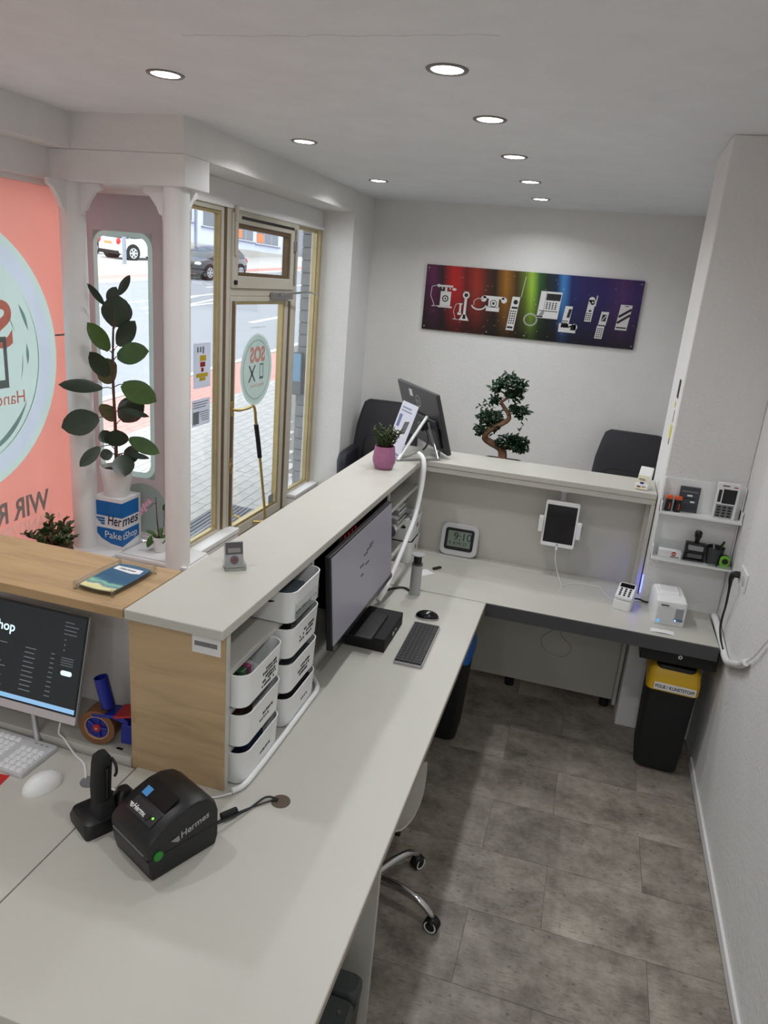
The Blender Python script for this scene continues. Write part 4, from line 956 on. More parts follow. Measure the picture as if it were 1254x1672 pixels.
# ---------------------------------------------------------------- black keyboard and mouse
kb = thing('keyboard', 'slim black keyboard with silver edge on the long desk', 'keyboard', (-.540, 2.742, .74), math.radians(1.2))
MB().rr(.118, .385, .006, [(0, .001), (.003, 0), (.012, 0), (.013, .001)]).build('base', STEEL, kb)
box(-.056, .056, -.189, .189, .0125, .0145).build('deck', BLACK, kb)
mb = MB()
for r in range(6):
    for k in range(17):
        if r == 0 and 4 < k < 10:
            if k == 5: mb.box(-.053+.001, -.053+.0165, -.184+k*.0217, -.184+(k+5)*.0217-.002, .0145, .0175)
            continue
        mb.box(-.053+r*.0178+.001, -.053+r*.0178+.0165, -.184+k*.0217, -.184+k*.0217+.0195, .0145, .0175)
mb.xf(Matrix.Scale(-1, 4, (1, 0, 0)))
tag(mb.build('keys', M('key_black', (30, 30, 33), .5), kb), None, None, None, 'stuff')
ms = thing('mouse', 'black mouse with silver rim beside the black keyboard', 'mouse', (-.565, 3.02, .74), math.radians(8))
MB().sphere((0, 0, .006), (.054, .032, .030), 20, 8, -.18).build('shell', BLACKG, ms, smooth=True)
MB().sphere((0, 0, .004), (.0555, .0335, .012), 20, 6, -.3).build('rim', STEEL, ms, smooth=True)
# ---------------------------------------------------------------- pop-up socket tower, card and stick
sk = thing('socket_tower', 'silver pop-up socket tower with a disc lid on the desk corner', 'socket tower', (-.685, 3.255, .74))
MB().lathe([(.030, 0), (.030, .002), (.0265, .004), (.0265, .165), (.025, .165)], n=28, c0=True, c1=True).build('tube', STEEL, sk, smooth=True)
MB().lathe([(.027, .158), (.0275, .164), (.020, .166), (.020, .205), (.001, .206)], n=24).build('socket_insert', BLACK, sk, smooth=True)
MB().lathe([(.001, .206), (.033, .208), (.033, .212), (.001, .213)], n=28).build('lid', STEEL, sk, smooth=True)
single('cable', MB().tube([(-.715, 3.27, .746), (-.76, 3.29, .747), (-.82, 3.22, .747), (-.86, 3.10, .746)], .005, 8), BLACK, 'black cable curving behind the socket tower', 'cable', smooth=True)
single('paper_slip', MB().box(-.06, .03, -.035, .035, 0, .0008).xf(Matrix.Translation((-.70, 3.56, .7403)) @ Matrix.Rotation(.9, 4, 'Z')), PAPER, 'white paper slip lying behind the socket tower', 'paper')
single('usb_stick', MB().rr(.055, .018, .003, [(0, .001), (.002, 0), (.007, 0), (.009, .001)]).xf(Matrix.Translation((-.655, 3.635, .7412)) @ Matrix.Rotation(.95, 4, 'Z')), BLACK, 'small black stick lying beside the paper slip', 'usb stick')
# white corrugated cable hoses
single('cable_hose', MB().tube([(-.820, 1.612, .7505), (-.800, 1.65, .7505), (-.795, 1.73, .7505), (-.793, 1.88, .7505), (-.793, 1.985, .7505), (-.793, 2.12, .7505), (-.80, 2.24, .7505), (-.87, 2.33, .7505)], .009, 10), PLAST_W, 'white cable hose lying on the desk along the storage bins', 'cable hose', smooth=True)
single('cable', MB().tube([(-.99, 1.50, .7435), (-.93, 1.55, .7435), (-.86, 1.575, .7435), (-.815, 1.603, .752)], .003, 6), PLAST_W, 'white cable running from the hose behind the label printer', 'cable', smooth=True)
single('cable_hose', MB().tube([(-.815, 3.06, .757), (-.798, 3.14, .81), (-.787, 3.26, .894), (-.785, 3.42, .975), (-.783, 3.54, 1.05), (-.783, 3.62, 1.17), (-.785, 3.65, 1.27), (-.80, 3.675, 1.325), (-.835, 3.70, 1.345)], .0125, 10), PLAST_W, 'white cable hose rising from desk to worktop at the inner corner', 'cable hose', smooth=True)
# ---------------------------------------------------------------- clock, tablet, terminal, receipt printer
ck = thing('desk_clock', 'silver digital clock leaning on the back counter', 'clock', (-.593, 3.885, .741))
Rc = Matrix.Rotation(math.radians(-12), 4, 'X')
def slab_xz(w, h, r, y0, y1):
    L0 = [(p[0], y0, p[1]+h/2) for p in rloop(w, h, r, 0, 0, 0, 6)]; L1 = [(p[0], y1, p[1]+h/2) for p in rloop(w, h, r, 0, 0, 0, 6)]
    return MB().loft([L0, L1])
slab_xz(.215, .185, .04, -.012, .012).xf(Rc).build('case', M('silver_case', (206, 206, 208), .35), ck, bevel=.005)
q = slab_xz(.165, .125, .016, -.0145, -.012); q.v = [(p[0], p[1], p[2]+.033) for p in q.v]; q.xf(Rc).build('bezel', BLACK, ck, bevel=.001)
q = slab_xz(.132, .090, .004, -.0155, -.0145); q.v = [(p[0], p[1], p[2]+.052) for p in q.v]; q.xf(Rc).build('display', LCD, ck)
text('9:10', .062, (-.035, -.016, .092), (1, 0, 0), (0, 0, 1), .0002).xf(Rc).build('digits', INK, ck)
text('9. 8 MI 23', .026, (-.058, -.016, .064), (1, 0, 0), (0, 0, 1), .0002).xf(Rc).build('digits', INK, ck)
tb = thing('tablet_holder', 'white clamp holder hanging from the back counter, gripping the tablet', 'holder', (-.055, 3.835, .90))
box(-.018, .006, .015, .021, .24, .327).build('hanging_arm', ALU, tb)
box(-.022, .012, -.002, .055, .318, .326).build('mount_plate', PLAST_W, tb)
box(-.112, -.088, -.022, .012, .09, .175).build('clamp_jaw', PLAST_W, tb, bevel=.003)
box(.088, .112, -.022, .012, .075, .165).build('clamp_jaw', PLAST_W, tb, bevel=.003)
box(-.10, .10, .004, .014, .10, .155).build('clamp_bar', PLAST_W, tb, bevel=.002)
box(.112, .118, -.01, .006, .10, .14).build('clamp_lever', ALU, tb)
tp = thing('tablet', 'white-framed tablet with dark screen hanging below the worktop', 'tablet', (-.055, 3.826, .915))
Rt = Matrix.Rotation(math.radians(-4), 4, 'X')
slab_xz(.176, .25, .012, -.0045, .0045).xf(Rt).build('case', PLAST_W, tp, bevel=.002)
q = slab_xz(.156, .206, .003, -.0052, -.0045); q.v = [(p[0], p[1], p[2]+.022) for p in q.v]; q.xf(Rt).build('screen', M('tablet_glass', (16, 16, 24), .06), tp)
MB().cyl((0, -.0045, .011), (0, -.0054, .011), .006, n=16).xf(Rt).build('home_button', STEEL, tp)
MB().box(-.006, .006, -.004, .003, -.018, 0).build('charging_plug', PLAST_W, tp, bevel=.001)
single('cable', MB().tube([(-.055, 3.826, .896), (-.05, 3.82, .84), (-.02, 3.80, .76), (.005, 3.71, .742), (.0, 3.64, .7425), (.01, 3.70, .7425), (.06, 3.78, .7425), (.15, 3.80, .7425), (.20, 3.79, .744), (.225, 3.72, .7425), (.25, 3.66, .745), (.285, 3.63, .75)], .0016, 6), PLAST_W, 'thin white charging cable from tablet to card terminal', 'cable', smooth=True)
ctm = thing('card_terminal', 'small white card terminal with black keys on its dock', 'card terminal', (.318, 3.605, .74), math.radians(-12))
MB().loft([rloop(.085, .095, .012, 0, 0, -.02, 4), rloop(.085, .095, .012, .035, 0, -.02, 4), rloop(.083, .10, .012, .05, 0, -.015, 4)]).build('dock', PLAST_W, ctm, bevel=.002)
Rk = Matrix.Translation((0, -.062, .052)) @ Matrix.Rotation(math.radians(18), 4, 'X')
MB().rr(.082, .125, .012, [(0, .001), (.003, 0), (.013, 0), (.015, .001)], 0, .0625).xf(Rk).build('reader', PLAST_W, ctm, smooth=True)
box(-.034, .034, .085, .118, .015, .0158).xf(Rk).build('display', BLACKG, ctm)
for r in range(4):
    for c in range(3):
        MB().cyl((-.022+.022*c, .022+.0165*r, .015), (-.022+.022*c, .022+.0165*r, .0172), .0062, n=10).xf(Rk).build('key', BLACK, ctm)
mb = MB()
for k in range(7): mb.box(-.034+.01*k, -.028+.01*k, .006, .008, .015, .0155)
mb.xf(Rk); mb.build('print', INK, ctm)
rp = thing('receipt_printer', 'white receipt printer on the return desk by the pillar', 'receipt printer', (.515, 3.565, .74), math.radians(4))
MB().loft([rloop(.142, .20, .012, 0, 0, 0), rloop(.144, .202, .012, .06, 0, 0), rloop(.142, .20, .014, .115, 0, .004), rloop(.128, .17, .014, .130, 0, .010)]).build('housing', PLAST_W, rp, bevel=.002)
MB().loft([rloop(.095, .10, .008, .128, -.005, .015), rloop(.09, .09, .008, .142, -.005, .02)]).build('cover', PLAST_W, rp, bevel=.003)
box(.022, .058, -.1035, -.099, .032, .09).build('window', M('grey_window', (150, 154, 160), .2), rp)
box(.020, .060, -.105, -.1025, .026, .038).build('window_frame', M('blue_grey_plastic', (90, 120, 150), .3), rp)
MB().cyl((-.050, -.1005, .018), (-.050, -.1035, .018), .008, n=16).build('status_light', M('blue_button', (60, 130, 190), .3, emit=((90, 170, 230), .8)), rp)
MB().cyl((.026, -.104, .030), (.026, -.1065, .030), .004, n=12).build('status_light', M('blue_glow', (150, 190, 230), .3, emit=((150, 200, 255), 1.5)), rp)
box(-.048, -.012, -.1025, -.0995, .098, .102).build('nameplate', INK, rp)
box(-.060, .052, -.103, -.1005, .012, .092).build('front_flap', M('white_flap', (216, 218, 219), .3), rp)
single('receipt', MB().loft([[(.437+.105*u, 3.352+.045*0, .7405+.004*math.sin(PI*u)) for u in (0, .25, .5, .75, 1)]+[(.437+.105*u, 3.395, .7415+.004*math.sin(PI*u)) for u in (1, .75, .5, .25, 0)], [(.437+.105*u, 3.352, .7411+.004*math.sin(PI*u)) for u in (0, .25, .5, .75, 1)]+[(.437+.105*u, 3.395, .7421+.004*math.sin(PI*u)) for u in (1, .75, .5, .25, 0)]]), PAPER, 'curled white paper slip in front of the receipt printer', 'paper')
single('cable', MB().tube([(.375, 3.68, .760), (.40, 3.70, .752), (.43, 3.68, .752), (.452, 3.66, .765)], .005, 8), BLACK, 'black cable between card terminal and receipt printer', 'cable', smooth=True)
# ---------------------------------------------------------------- left desk: all-in-one computer
an = math.atan2(.09, .324); ai = thing('all_in_one_computer', 'computer with dark screen and silver chin under the oak counter', 'computer', (-1.613, 1.60, .74))
Ra = Matrix.Translation((0, 0, .097)) @ Matrix.Rotation(-an, 4, 'X')
AW, AH = .54, .338
def aio(mb): return mb.xf(Ra)
aio(box(-AW/2, AW/2, 0, .014, 0, AH)).build('housing', STEEL, ai, bevel=.003)
aio(box(-AW/2+.002, AW/2-.002, -.0012, 0, .026, AH-.002)).build('bezel', BLACKG, ai)
aio(box(-AW/2+.008, AW/2-.008, -.0018, -.0012, .046, AH-.010)).build('screen', SCREEND, ai)
aio(box(-AW/2+.008, AW/2-.008, -.0024, -.0018, .032, .046)).build('taskbar', SCRBAR, ai)
aio(box(-AW/2, AW/2, -.002, 0, 0, .025)).build('chin', M('silver_chin', (206, 200, 204), .45), ai)
aio(text('PaketShop', .042, (-.272+.197, -.0026, AH-.098), (1, 0, 0), (0, 0, 1), .0001, align='CENTER', bold=.0006)).build('heading', SCRHEAD, ai)
mb = MB()
for r in range(10):
    z = .20-r*.0148
    for (x0, w) in ((-.07, rnd.uniform(.03, .07)), (.06, .032+rnd.uniform(0, .008)), (.155, .012)):
        mb.box(x0-.004*r*.2, x0+w, -.0025, -.0019, z, z+.0026)
for r in range(4): mb.box(.19, .19+rnd.uniform(.03, .05), -.0025, -.0019, .305-r*.012, .3072-r*.012)
for r in range(4): mb.box(.192, .236, -.0025, -.0019, .196-r*.0075, .1978-r*.0075)
for r in range(3): mb.cyl((.198, -.0018, .252-r*.016), (.198, -.0025, .252-r*.016), .0025, n=8)
tag(aio(mb).build('screen_text', SCRTXT, ai), None, None, None, 'stuff')
q = [(p[0]+.216, -.0027, p[1]+.151) for p in rloop(.040, .015, .0073, 0)]; aio(MB().loft([q, [(a, b+.0006, c) for a, b, c in q]])).build('screen_button', SCRHEAD, ai)
MB().tube([(.05, .055, .22), (.085, .035, .10), (.127, .0, .006)], .009, 10).build('stand_leg', STEEL, ai, smooth=True)
MB().tube([(-.05, .055, .22), (-.085, .035, .10), (-.127, .0, .006)], .009, 10).build('stand_leg', STEEL, ai, smooth=True)
single('cable', MB().tube([(-1.43, 1.64, .80), (-1.425, 1.625, .772), (-1.40, 1.615, .769), (-1.345, 1.592, .7435), (-1.29, 1.565, .7435), (-1.255, 1.53, .7435), (-1.24, 1.51, .7445)], .003, 6), PLAST_W, 'white cable running from the all-in-one computer to the desk grommet', 'cable', smooth=True)
single('cable', MB().tube([(-1.205, 1.495, .7435), (-1.15, 1.50, .7435), (-1.06, 1.485, .7435), (-1.0, 1.48, .7435)], .003, 6), PLAST_W, 'white cable crossing the desk seam behind the scanner', 'cable', smooth=True)
kw = thing('keyboard', 'white keyboard on the left desk', 'keyboard', (-1.625, 1.522, .74), math.radians(-1.5))
MB().rr(.445, .152, .008, [(0, .001), (.003, 0), (.012, 0), (.0145, .002)]).build('base', M('keyboard_base', (196, 197, 200), .45), kw, smooth=True)
kmesh = None
KEYM = M('key_white', (232, 233, 234), .4)
for r in range(6):
    for k in range(20):
        if k in (15,) : continue
        if r == 5 and k > 15: continue
        if r == 0 and 4 < k < 9: continue
        if kmesh is None:
            o = MB().loft([rloop(.0185, .0185, .003, 0, 0, 0, 1), rloop(.0150, .0150, .003, .0035, 0, 0, 1)]).build('key', KEYM, kw); kmesh = o.data
        else: o = bpy.data.objects.new('key', kmesh); COL.objects.link(o); o.parent = kw
        o.location = (-.208+k*.0216, -.060+r*.0215+(.004 if r == 5 else 0), .0146)
box(-.208+4.6*.0216, -.208+8.4*.0216, -.069, -.051, .0146, .018).build('space_bar', KEYM, kw)
for k in range(3): box(.150+.02*k, .160+.02*k, .057, .060, .0146, .0152).build('status_mark', PLAST_G, kw)
mw = thing('mouse', 'white mouse on the left desk', 'mouse', (-1.328, 1.437, .74), math.radians(70))
MB().sphere((0, 0, .006), (.058, .036, .038), 24, 10, -.18).build('shell', PLAST_W, mw, smooth=True)
box(.026, .040, -.003, .003, .028, .034).build('wheel', PLAST_G, mw, bevel=.001)
MB().rr(.104, .058, .026, [(.0, .003), (.003, 0), (.006, .001)], 0, 0).build('underside', M('mouse_base', (190, 190, 192), .5), mw)
mp = thing('counting_mat', 'red and yellow mat peeking out under the white keyboard', 'mat', (-1.62, 1.36, .7402), math.radians(8))
box(-.2, .185, -.09, .055, 0, .0012).build('red_border', M('mat_red', (196, 36, 32), .6), mp)
box(-.2, .165, -.075, .040, .0012, .0016).build('yellow_field', M('mat_yellow', (236, 198, 60), .6), mp)
# tape dispenser
td = thing('tape_dispenser', 'blue and red hand tape dispenser with brown tape in the niche', 'tape dispenser', (-1.262, 1.662, .765), math.radians(8))
n = 32; yc0, yc1 = -.03, .028; zc = .062
L = [[(r*math.cos(2*PI*i/n)-.03, y, zc+r*math.sin(2*PI*i/n)) for i in range(n)] for r, y in ((.040, yc0), (.058, yc0), (.058, yc1), (.040, yc1))]
MB().loft(L+[L[0]], False, False).build('tape_roll', BROWNT, td, smooth=True)
L = [[(r*math.cos(2*PI*i/n)-.03, y, zc+r*math.sin(2*PI*i/n)) for i in range(n)] for r, y in ((.0375, yc0-.001), (.0395, yc0-.001), (.0395, yc1), (.0375, yc1))]
MB().loft(L+[L[0]], False, False).build('cardboard_core', M('cardboard', (196, 158, 120), .8), td, smooth=True)
sp = MB().cyl((-.03, yc0+.006, zc), (-.03, yc1, zc), .037, n=32)
sp.build('hub', COBALT, td, smooth=True)
mb = MB()
for k in range(5):
    a = 2*PI*k/5; mb.tube([(-.03+.012*math.cos(a), yc0+.002, zc+.012*math.sin(a)), (-.03+.034*math.cos(a), yc0+.002, zc+.034*math.sin(a))], .003, 6, 1)
mb.build('hub_spoke', COBALT, td)
MB().cyl((-.03, yc0-.002, zc), (-.03, yc0+.008, zc), .013, n=16).build('hub_cap', RED, td, smooth=True)
MB().cyl((-.03, yc0-.004, zc), (-.03, yc0-.002, zc), .004, n=10).build('hub_screw', CHROME, td)
MB().lathe([(.021, 0), (.021, .10), (.018, .10), (.018, .02), (.001, .02)], n=24, c0=True).xf(Matrix.Translation((-.005, .0, .125)) @ Matrix.Rotation(-.22, 4, 'Y')).build('handle', COBALT, td, smooth=True)
MB().prism([(-.045, .110), (.05, .118), (.075, .10), (.072, .09), (.02, .105), (-.04, .10)], 'y', -.032, .03).build('bridge', COBALT, td, bevel=.002)
MB().prism([(.03, .118), (.085, .128), (.09, .122), (.03, .108)], 'y', -.036, .034).build('tension_arm', RED, td, bevel=.001)
MB().prism([(.045, .02), (.085, .02), (.09, .085), (.05, .09)], 'y', -.028, .03).build('blade_guard', COBALT, td, bevel=.003)
box(-.03, -.012, -.055, -.045, 0, .002).build('tape_end', BLACK, td) if 0 else None
single('clip', MB().box(-1.225, -1.205, 1.635, 1.642, .7655, .768), BLACK, 'black flat clip lying below the tape dispenser', 'clip')
# ---------------------------------------------------------------- things on the worktops
ch = thing('card_holder', 'clear acrylic stand with a grey business card on the white worktop', 'card holder', (-1.012, 1.972, 1.285), math.radians(38))
Rh = Matrix.Rotation(math.radians(-14), 4, 'X')
MB().box(-.034, .034, -.030, .020, 0, .003).box(-.034, .034, -.030, -.027, .003, .018).box(-.034, -.031, -.027, .02, .003, .022).box(.031, .034, -.027, .02, .003, .022).build('tray', ACRYL, ch)
box(-.031, .031, .002, .005, .003, .085).xf(Rh).build('back_plate', ACRYL, ch)
box(-.029, .029, -.010, .001, .004, .084).xf(Rh).build('card_stack', M('light_grey_card', (176, 176, 178), .6), ch)
box(-.027, .027, -.0108, -.010, .044, .082).xf(Rh).build('printed_field', M('dark_grey_print', (92, 90, 94), .6), ch)
box(-.020, .020, -.0114, -.0108, .050, .064).xf(Rh).build('printed_box', M('mid_grey_print', (150, 148, 150), .6), ch)
MB().add([(.014*math.cos(2*PI*i/24), -.0106, .026+.014*math.sin(2*PI*i/24)) for i in range(24)], [tuple(range(24))]).xf(Rh).build('printed_ring', M('ring_print', (110, 104, 108), .6), ch)
text('SOS', .009, (-.009, -.0109, .023), (1, 0, 0), (0, 0, 1), .0001, bold=.0003).xf(Rh).build('lettering', RED, ch)
# change tray
ty = thing('change_tray', 'clear plastic coin tray with blue picture on the oak counter', 'coin tray', (-1.266, 1.718, 1.286), math.radians(-2))
def barrel(w, d, bul, z):
    out = []
    for k in range(11): t_ = k/10; out.append((-w/2+w*t_, -d/2-bul*math.sin(PI*t_)*.6, z))
    for k in range(11): t_ = k/10; out.append((w/2+bul*.5*math.sin(PI*t_), -d/2+d*t_, z))
    for k in range(11): t_ = k/10; out.append((w/2-w*t_, d/2+bul*math.sin(PI*t_)*.6, z))
    for k in range(11): t_ = k/10; out.append((-w/2-bul*.5*math.sin(PI*t_), d/2-d*t_, z))
    return out
MB().loft([barrel(.125, .195, .012, .004), barrel(.130, .20, .012, .014), barrel(.136, .206, .013, .018), barrel(.124, .194, .012, .018), barrel(.116, .186, .011, .011)]).build('bowl', ACRYL, ty, smooth=True)
def tray_mat():
    m = bpy.data.materials.new('tray_picture'); m.use_nodes = True; nt = m.node_tree; b = nt.nodes['Principled BSDF']
    tc = nt.nodes.new('ShaderNodeTexCoord'); sp = nt.nodes.new('ShaderNodeSeparateXYZ'); nt.links.new(tc.outputs['Object'], sp.inputs[0])
    nz = nt.nodes.new('ShaderNodeTexNoise'); nz.inputs['Scale'].default_value = 18; nt.links.new(tc.outputs['Object'], nz.inputs['Vector'])
    ma = nt.nodes.new('ShaderNodeMath'); ma.operation = 'MULTIPLY_ADD'; ma.inputs[1].default_value = .06; nt.links.new(nz.outputs[0], ma.inputs[0]); nt.links.new(sp.outputs['Y'], ma.inputs[2])
    mr = nt.nodes.new('ShaderNodeMapRange'); mr.inputs[1].default_value = -.07; mr.inputs[2].default_value = .12; nt.links.new(ma.outputs[0], mr.inputs[0])
    r = nt.nodes.new('ShaderNodeValToRGB'); e = r.color_ramp.elements; e[0].color = lin((224, 222, 160)); e[1].color = lin((40, 96, 132)); e[1].position = .5
    for p, c in ((.13, (240, 236, 180)), (.2, (110, 150, 160)), (.28, (150, 210, 180)), (.36, (60, 110, 140))): q = e.new(p); q.color = lin(c)
    nt.links.new(mr.outputs[0], r.inputs[0]); nt.links.new(r.outputs[0], b.inputs['Base Color']); b.inputs['Roughness'].default_value = .12
    return m
MB().loft([barrel(.112, .182, .010, .0112), barrel(.112, .182, .010, .0118)]).build('picture_inlay', tray_mat(), ty)
MB().prism([(-.05, .075), (.04, .075), (.045, .048), (.02, .040), (-.05, .050)], 'z', .0118, .0122).build('white_print', WHITEP, ty)
text('Hermes', .018, (-.035, .055, .0124), (1, 0, 0), (0, 1, 0), .0001, bold=.0003, shear=.2).build('lettering', NAVY, ty)
MB().loft([barrel(.112, .182, .010, .002), barrel(.118, .188, .010, .0045)]).build('base_plate', BLACK, ty)
for sx, sy in ((-1, -1), (1, -1), (1, 1), (-1, 1)):
    MB().cyl((sx*.064, sy*.10, 0), (sx*.064, sy*.10, .024), .005, n=12).build('stud', ACRYL, ty, smooth=True)
# pink pot with succulent
pp = thing('potted_succulent', 'small succulent in a mauve textured pot on the worktop corner', 'potted plant', (-.967, 3.505, 1.285))
MB().lathe([(.001, 0), (.040, 0), (.046, .004), (.058, .035), (.0595, .055), (.055, .085), (.050, .118), (.047, .118), (.050, .09), (.050, .085)], n=32).build('pot', PINKPOT, pp, smooth=True)
MB().lathe([(.049, .100), (.001, .106)], n=20).build('soil', SOIL, pp)
mb = MB(); st = MB()
for k in range(34):
    a = rnd.uniform(0, 2*PI); r0 = rnd.uniform(0, .03); lean = rnd.uniform(.0, .055); hh = rnd.uniform(.06, .115)
    b0 = Vector((r0*math.cos(a), r0*math.sin(a), .10)); t0 = b0+Vector((lean*math.cos(a), lean*math.sin(a), hh)); st.tube([b0, t0], .0018, 5, 1)
    for j in range(14):
        q = .25+.75*j/13; p = b0.lerp(t0, q); aa = j*2.4+k; d = Vector((math.cos(aa), math.sin(aa), .75)).normalized()
        mb.leaf(p, p+d*.021, .0085, Vector((-d.x*.5, -d.y*.5, 1)), .2, 0, 3)
st.build('stems', STEM, pp); tag(mb.build('foliage', LEAF_S, pp, smooth=True), None, None, None, 'stuff')
# counter display seen from behind
cd = thing('customer_display', 'dark flat display seen from behind on its metal stand', 'display', (0, 0, 0))
BRp = Vector((-.712, 3.905, 1.302)); TRp = Vector((-.801, 3.841, 1.638)); TLp = Vector((-1.156, 4.336, 1.638)); BLp = Vector((-1.067, 4.40, 1.302))
U_ = (BLp-BRp).normalized(); V_ = (TRp-BRp).normalized(); N_ = U_.cross(V_).normalized()
if N_.y > 0: N_ = -N_          # towards the viewer = back of the display
PW_, PH_ = (BLp-BRp).length, (TRp-BRp).length
cd.location = (-.89, 3.98, 1.285); off = Vector(cd.location)
def pq(u, v, n): return BRp+U_*u+V_*v+N_*n-off
def pbox(u0, u1, v0, v1, n0, n1): return MB().loft([[pq(u0, v0, n), pq(u1, v0, n), pq(u1, v1, n), pq(u0, v1, n)] for n in (n0, n1)])
pbox(0, PW_, 0, PH_, -.022, 0).build('housing', M('anthracite_plastic', (50, 50, 54), .45), cd, bevel=.006)
pbox(.06, PW_-.06, .03, PH_*.55, 0, .016).build('rear_bulge', M('anthracite_rear', (44, 44, 48), .5), cd, bevel=.012)
pbox(.006, PW_-.006, .006, PH_-.006, -.0235, -.022).build('screen', BLACKG, cd)
pbox(PW_*.62, PW_*.70, PH_*.80, PH_*.92, .0003, .0012).build('rating_label', PAPER, cd)
n = 20
MB().loft([[pq(PW_*.50+.035*math.cos(2*PI*i/n)*r, PH_*.76+.035*math.sin(2*PI*i/n)*r, h) for i in range(n)] for r, h in ((1, .0003), (1, .0012), (.88, .0012), (.88, .0003))], False, False).build('logo_ring', STEEL, cd)
text('DELL', .022, pq(PW_*.50+.026, PH_*.76-.008, .0012), -U_, V_, .0002).build('lettering', STEEL, cd)
pbox(.03, .055, .10, .15, 0, .002).build('port_cover', BLACKG, cd)
foot_z = 1.285+.006
def cp(x, y, z): return Vector((x, y, z))-off
MB().tube([cp(-.755, 3.85, foot_z), cp(-.86, 3.99, 1.46)], .008, 8, 1).build('stand_leg', ALU, cd, smooth=True)
MB().tube([cp(-.945, 3.70, foot_z), cp(-.862, 3.95, 1.50)], .009, 8, 1).build('stand_leg', PLAST_W, cd, smooth=True)
MB().tube([cp(-.945, 3.70, foot_z), cp(-.755, 3.85, foot_z)], .006, 8, 1).build('stand_foot', ALU, cd, smooth=True)
MB().tube([cp(-.755, 3.85, foot_z), cp(-.80, 4.10, foot_z)], .008, 8, 1).build('stand_foot', ALU, cd, smooth=True)
MB().tube([cp(-.945, 3.70, foot_z), cp(-1.06, 4.05, foot_z)], .008, 8, 1).build('stand_foot', ALU, cd, smooth=True)
MB().tube([cp(-.88, 3.975, 1.44), cp(-.90, 4.01, 1.44)], .03, 12, 1).build('hinge', BLACK, cd, smooth=True)
MB().tube([cp(-.87, 3.96, 1.42), cp(-.84, 3.90, 1.40), cp(-.83, 3.87, 1.36), cp(-.845, 3.845, 1.333)], .006, 8).build('cable_tail', BLACK, cd, smooth=True)
# leaflet leaning on the stand
lf = thing('leaflet', 'white and blue product sheet leaning in front of the dark display', 'leaflet', (-1.0105, 3.7975, 1.2855), math.radians(-52))
Rl = Matrix.Rotation(math.radians(-17.4), 4, 'X') @ Matrix.Diagonal((2.0, 1, 1.42, 1))
box(-.052, .052, 0, .0025, .001, .215).xf(Rl).build('sheet', M('pale_blue_sheet', (216, 222, 238), .4), lf)
mb = MB().box(-.044, .044, -.0006, 0, .012, .020).box(-.040, .02, -.0006, 0, .19, .196).box(-.040, .03, -.0006, 0, .178, .183)
mb.xf(Rl); mb.build('printed_lines', M('blue_grey_print', (130, 140, 170), .5), lf)
mb = MB().box(-.040, -.022, -.0006, 0, .115, .165); mb.xf(Rl); mb.build('printed_picture', M('steel_blue_print', (92, 112, 160), .4), lf)
mb = MB().prism([(0, .09), (.030, .10), (.034, .15), (.006, .142)], 'y', -.0006, 0); mb.xf(Rl); mb.build('printed_picture', M('dark_device_print', (80, 78, 84), .4), lf)
box(-.052, .052, -.0006, 0, .088, .091).xf(Rl).build('fold_line', WHITEP, lf)
# flyer holder by the pillar
fh = thing('flyer_holder', 'white card dispenser with printed flyers at the pillar end of the worktop', 'flyer holder', (.325, 3.905, 1.285), math.radians(-14))
MB().prism([(-.045, 0), (.02, 0), (.045, .085), (.047, .105), (.035, .108), (.005, .07), (-.01, .03), (-.045, .03)], 'x', -.032, .032).build('dispenser', PLAST_W, fh, bevel=.003)
Rf = Matrix.Translation((0, -.046, .003)) @ Matrix.Rotation(math.radians(-20), 4, 'X')
box(-.027, .027, -.004, .004, 0, .072).xf(Rf).build('flyer', M('cream_flyer', (232, 224, 196), .6), fh)
for (x0, x1, z0, z1, mt_) in ((-.02, .01, .052, .055, INK), (-.02, .015, .046, .048, INK), (-.01, .008, .022, .038, COBALT), (.002, .02, .012, .026, M('brown_print', (110, 80, 40), .6)), (-.022, -.004, .008, .02, bpy.data.materials['brown_print'] if 'brown_print' in bpy.data.materials else INK)):
    box(x0, x1, -.0048, -.004, z0, z1).xf(Rf).build('print', mt_, fh)
# ---------------------------------------------------------------- parcel-shop cube with rubber plant
CX0, CX1, CY0, CY1, CZ0, CZ1 = -2.928, -2.716, 3.758, 3.960, .42, .757
cu = thing('display_cube', 'white and blue parcel-shop display cube under the rubber plant', 'display cube', ((CX0+CX1)/2, (CY0+CY1)/2, .42))
w2, d2h, hh = (CX1-CX0)/2, (CY1-CY0)/2, CZ1-CZ0
box(-w2, w2, -d2h, d2h, 0, hh).build('box', M('white_card', (232, 232, 234), .5), cu, bevel=.001)
e = .0008
def front(poly): return MB().prism(poly, 'y', -d2h-e, -d2h+.0002)
def right(poly): return MB().prism(poly, 'x', w2-.0002, w2+e)
front([(-w2+.006, hh*.93), (w2+e, hh*.93), (w2+e, hh*.64), (-w2+.006, hh*.64)]).build('blue_band', BLUE, cu)
right([(-d2h-e, hh*.93), (d2h-.025, hh*.93), (d2h-.025, hh*.64), (-d2h-e, hh*.64)]).build('blue_band', BLUE, cu)
front([(-w2+.012, hh*.40), (w2+e, hh*.40), (w2+e, hh*.07), (.02, hh*.10), (-w2*.45, hh*.18), (-w2*.78, hh*.28)]).build('blue_field', BLUE, cu)
right([(-d2h-e, hh*.40), (d2h-.025, hh*.40), (d2h-.025, hh*.17), (-d2h-e, hh*.07)]).build('blue_field', BLUE, cu)
fit_text('Her', .094, (.002, -d2h-e*2, hh*.475), (1, 0, 0), (0, 0, 1), .102, depth=.0002, bold=.001, shear=.15).build('lettering', NAVY, cu)
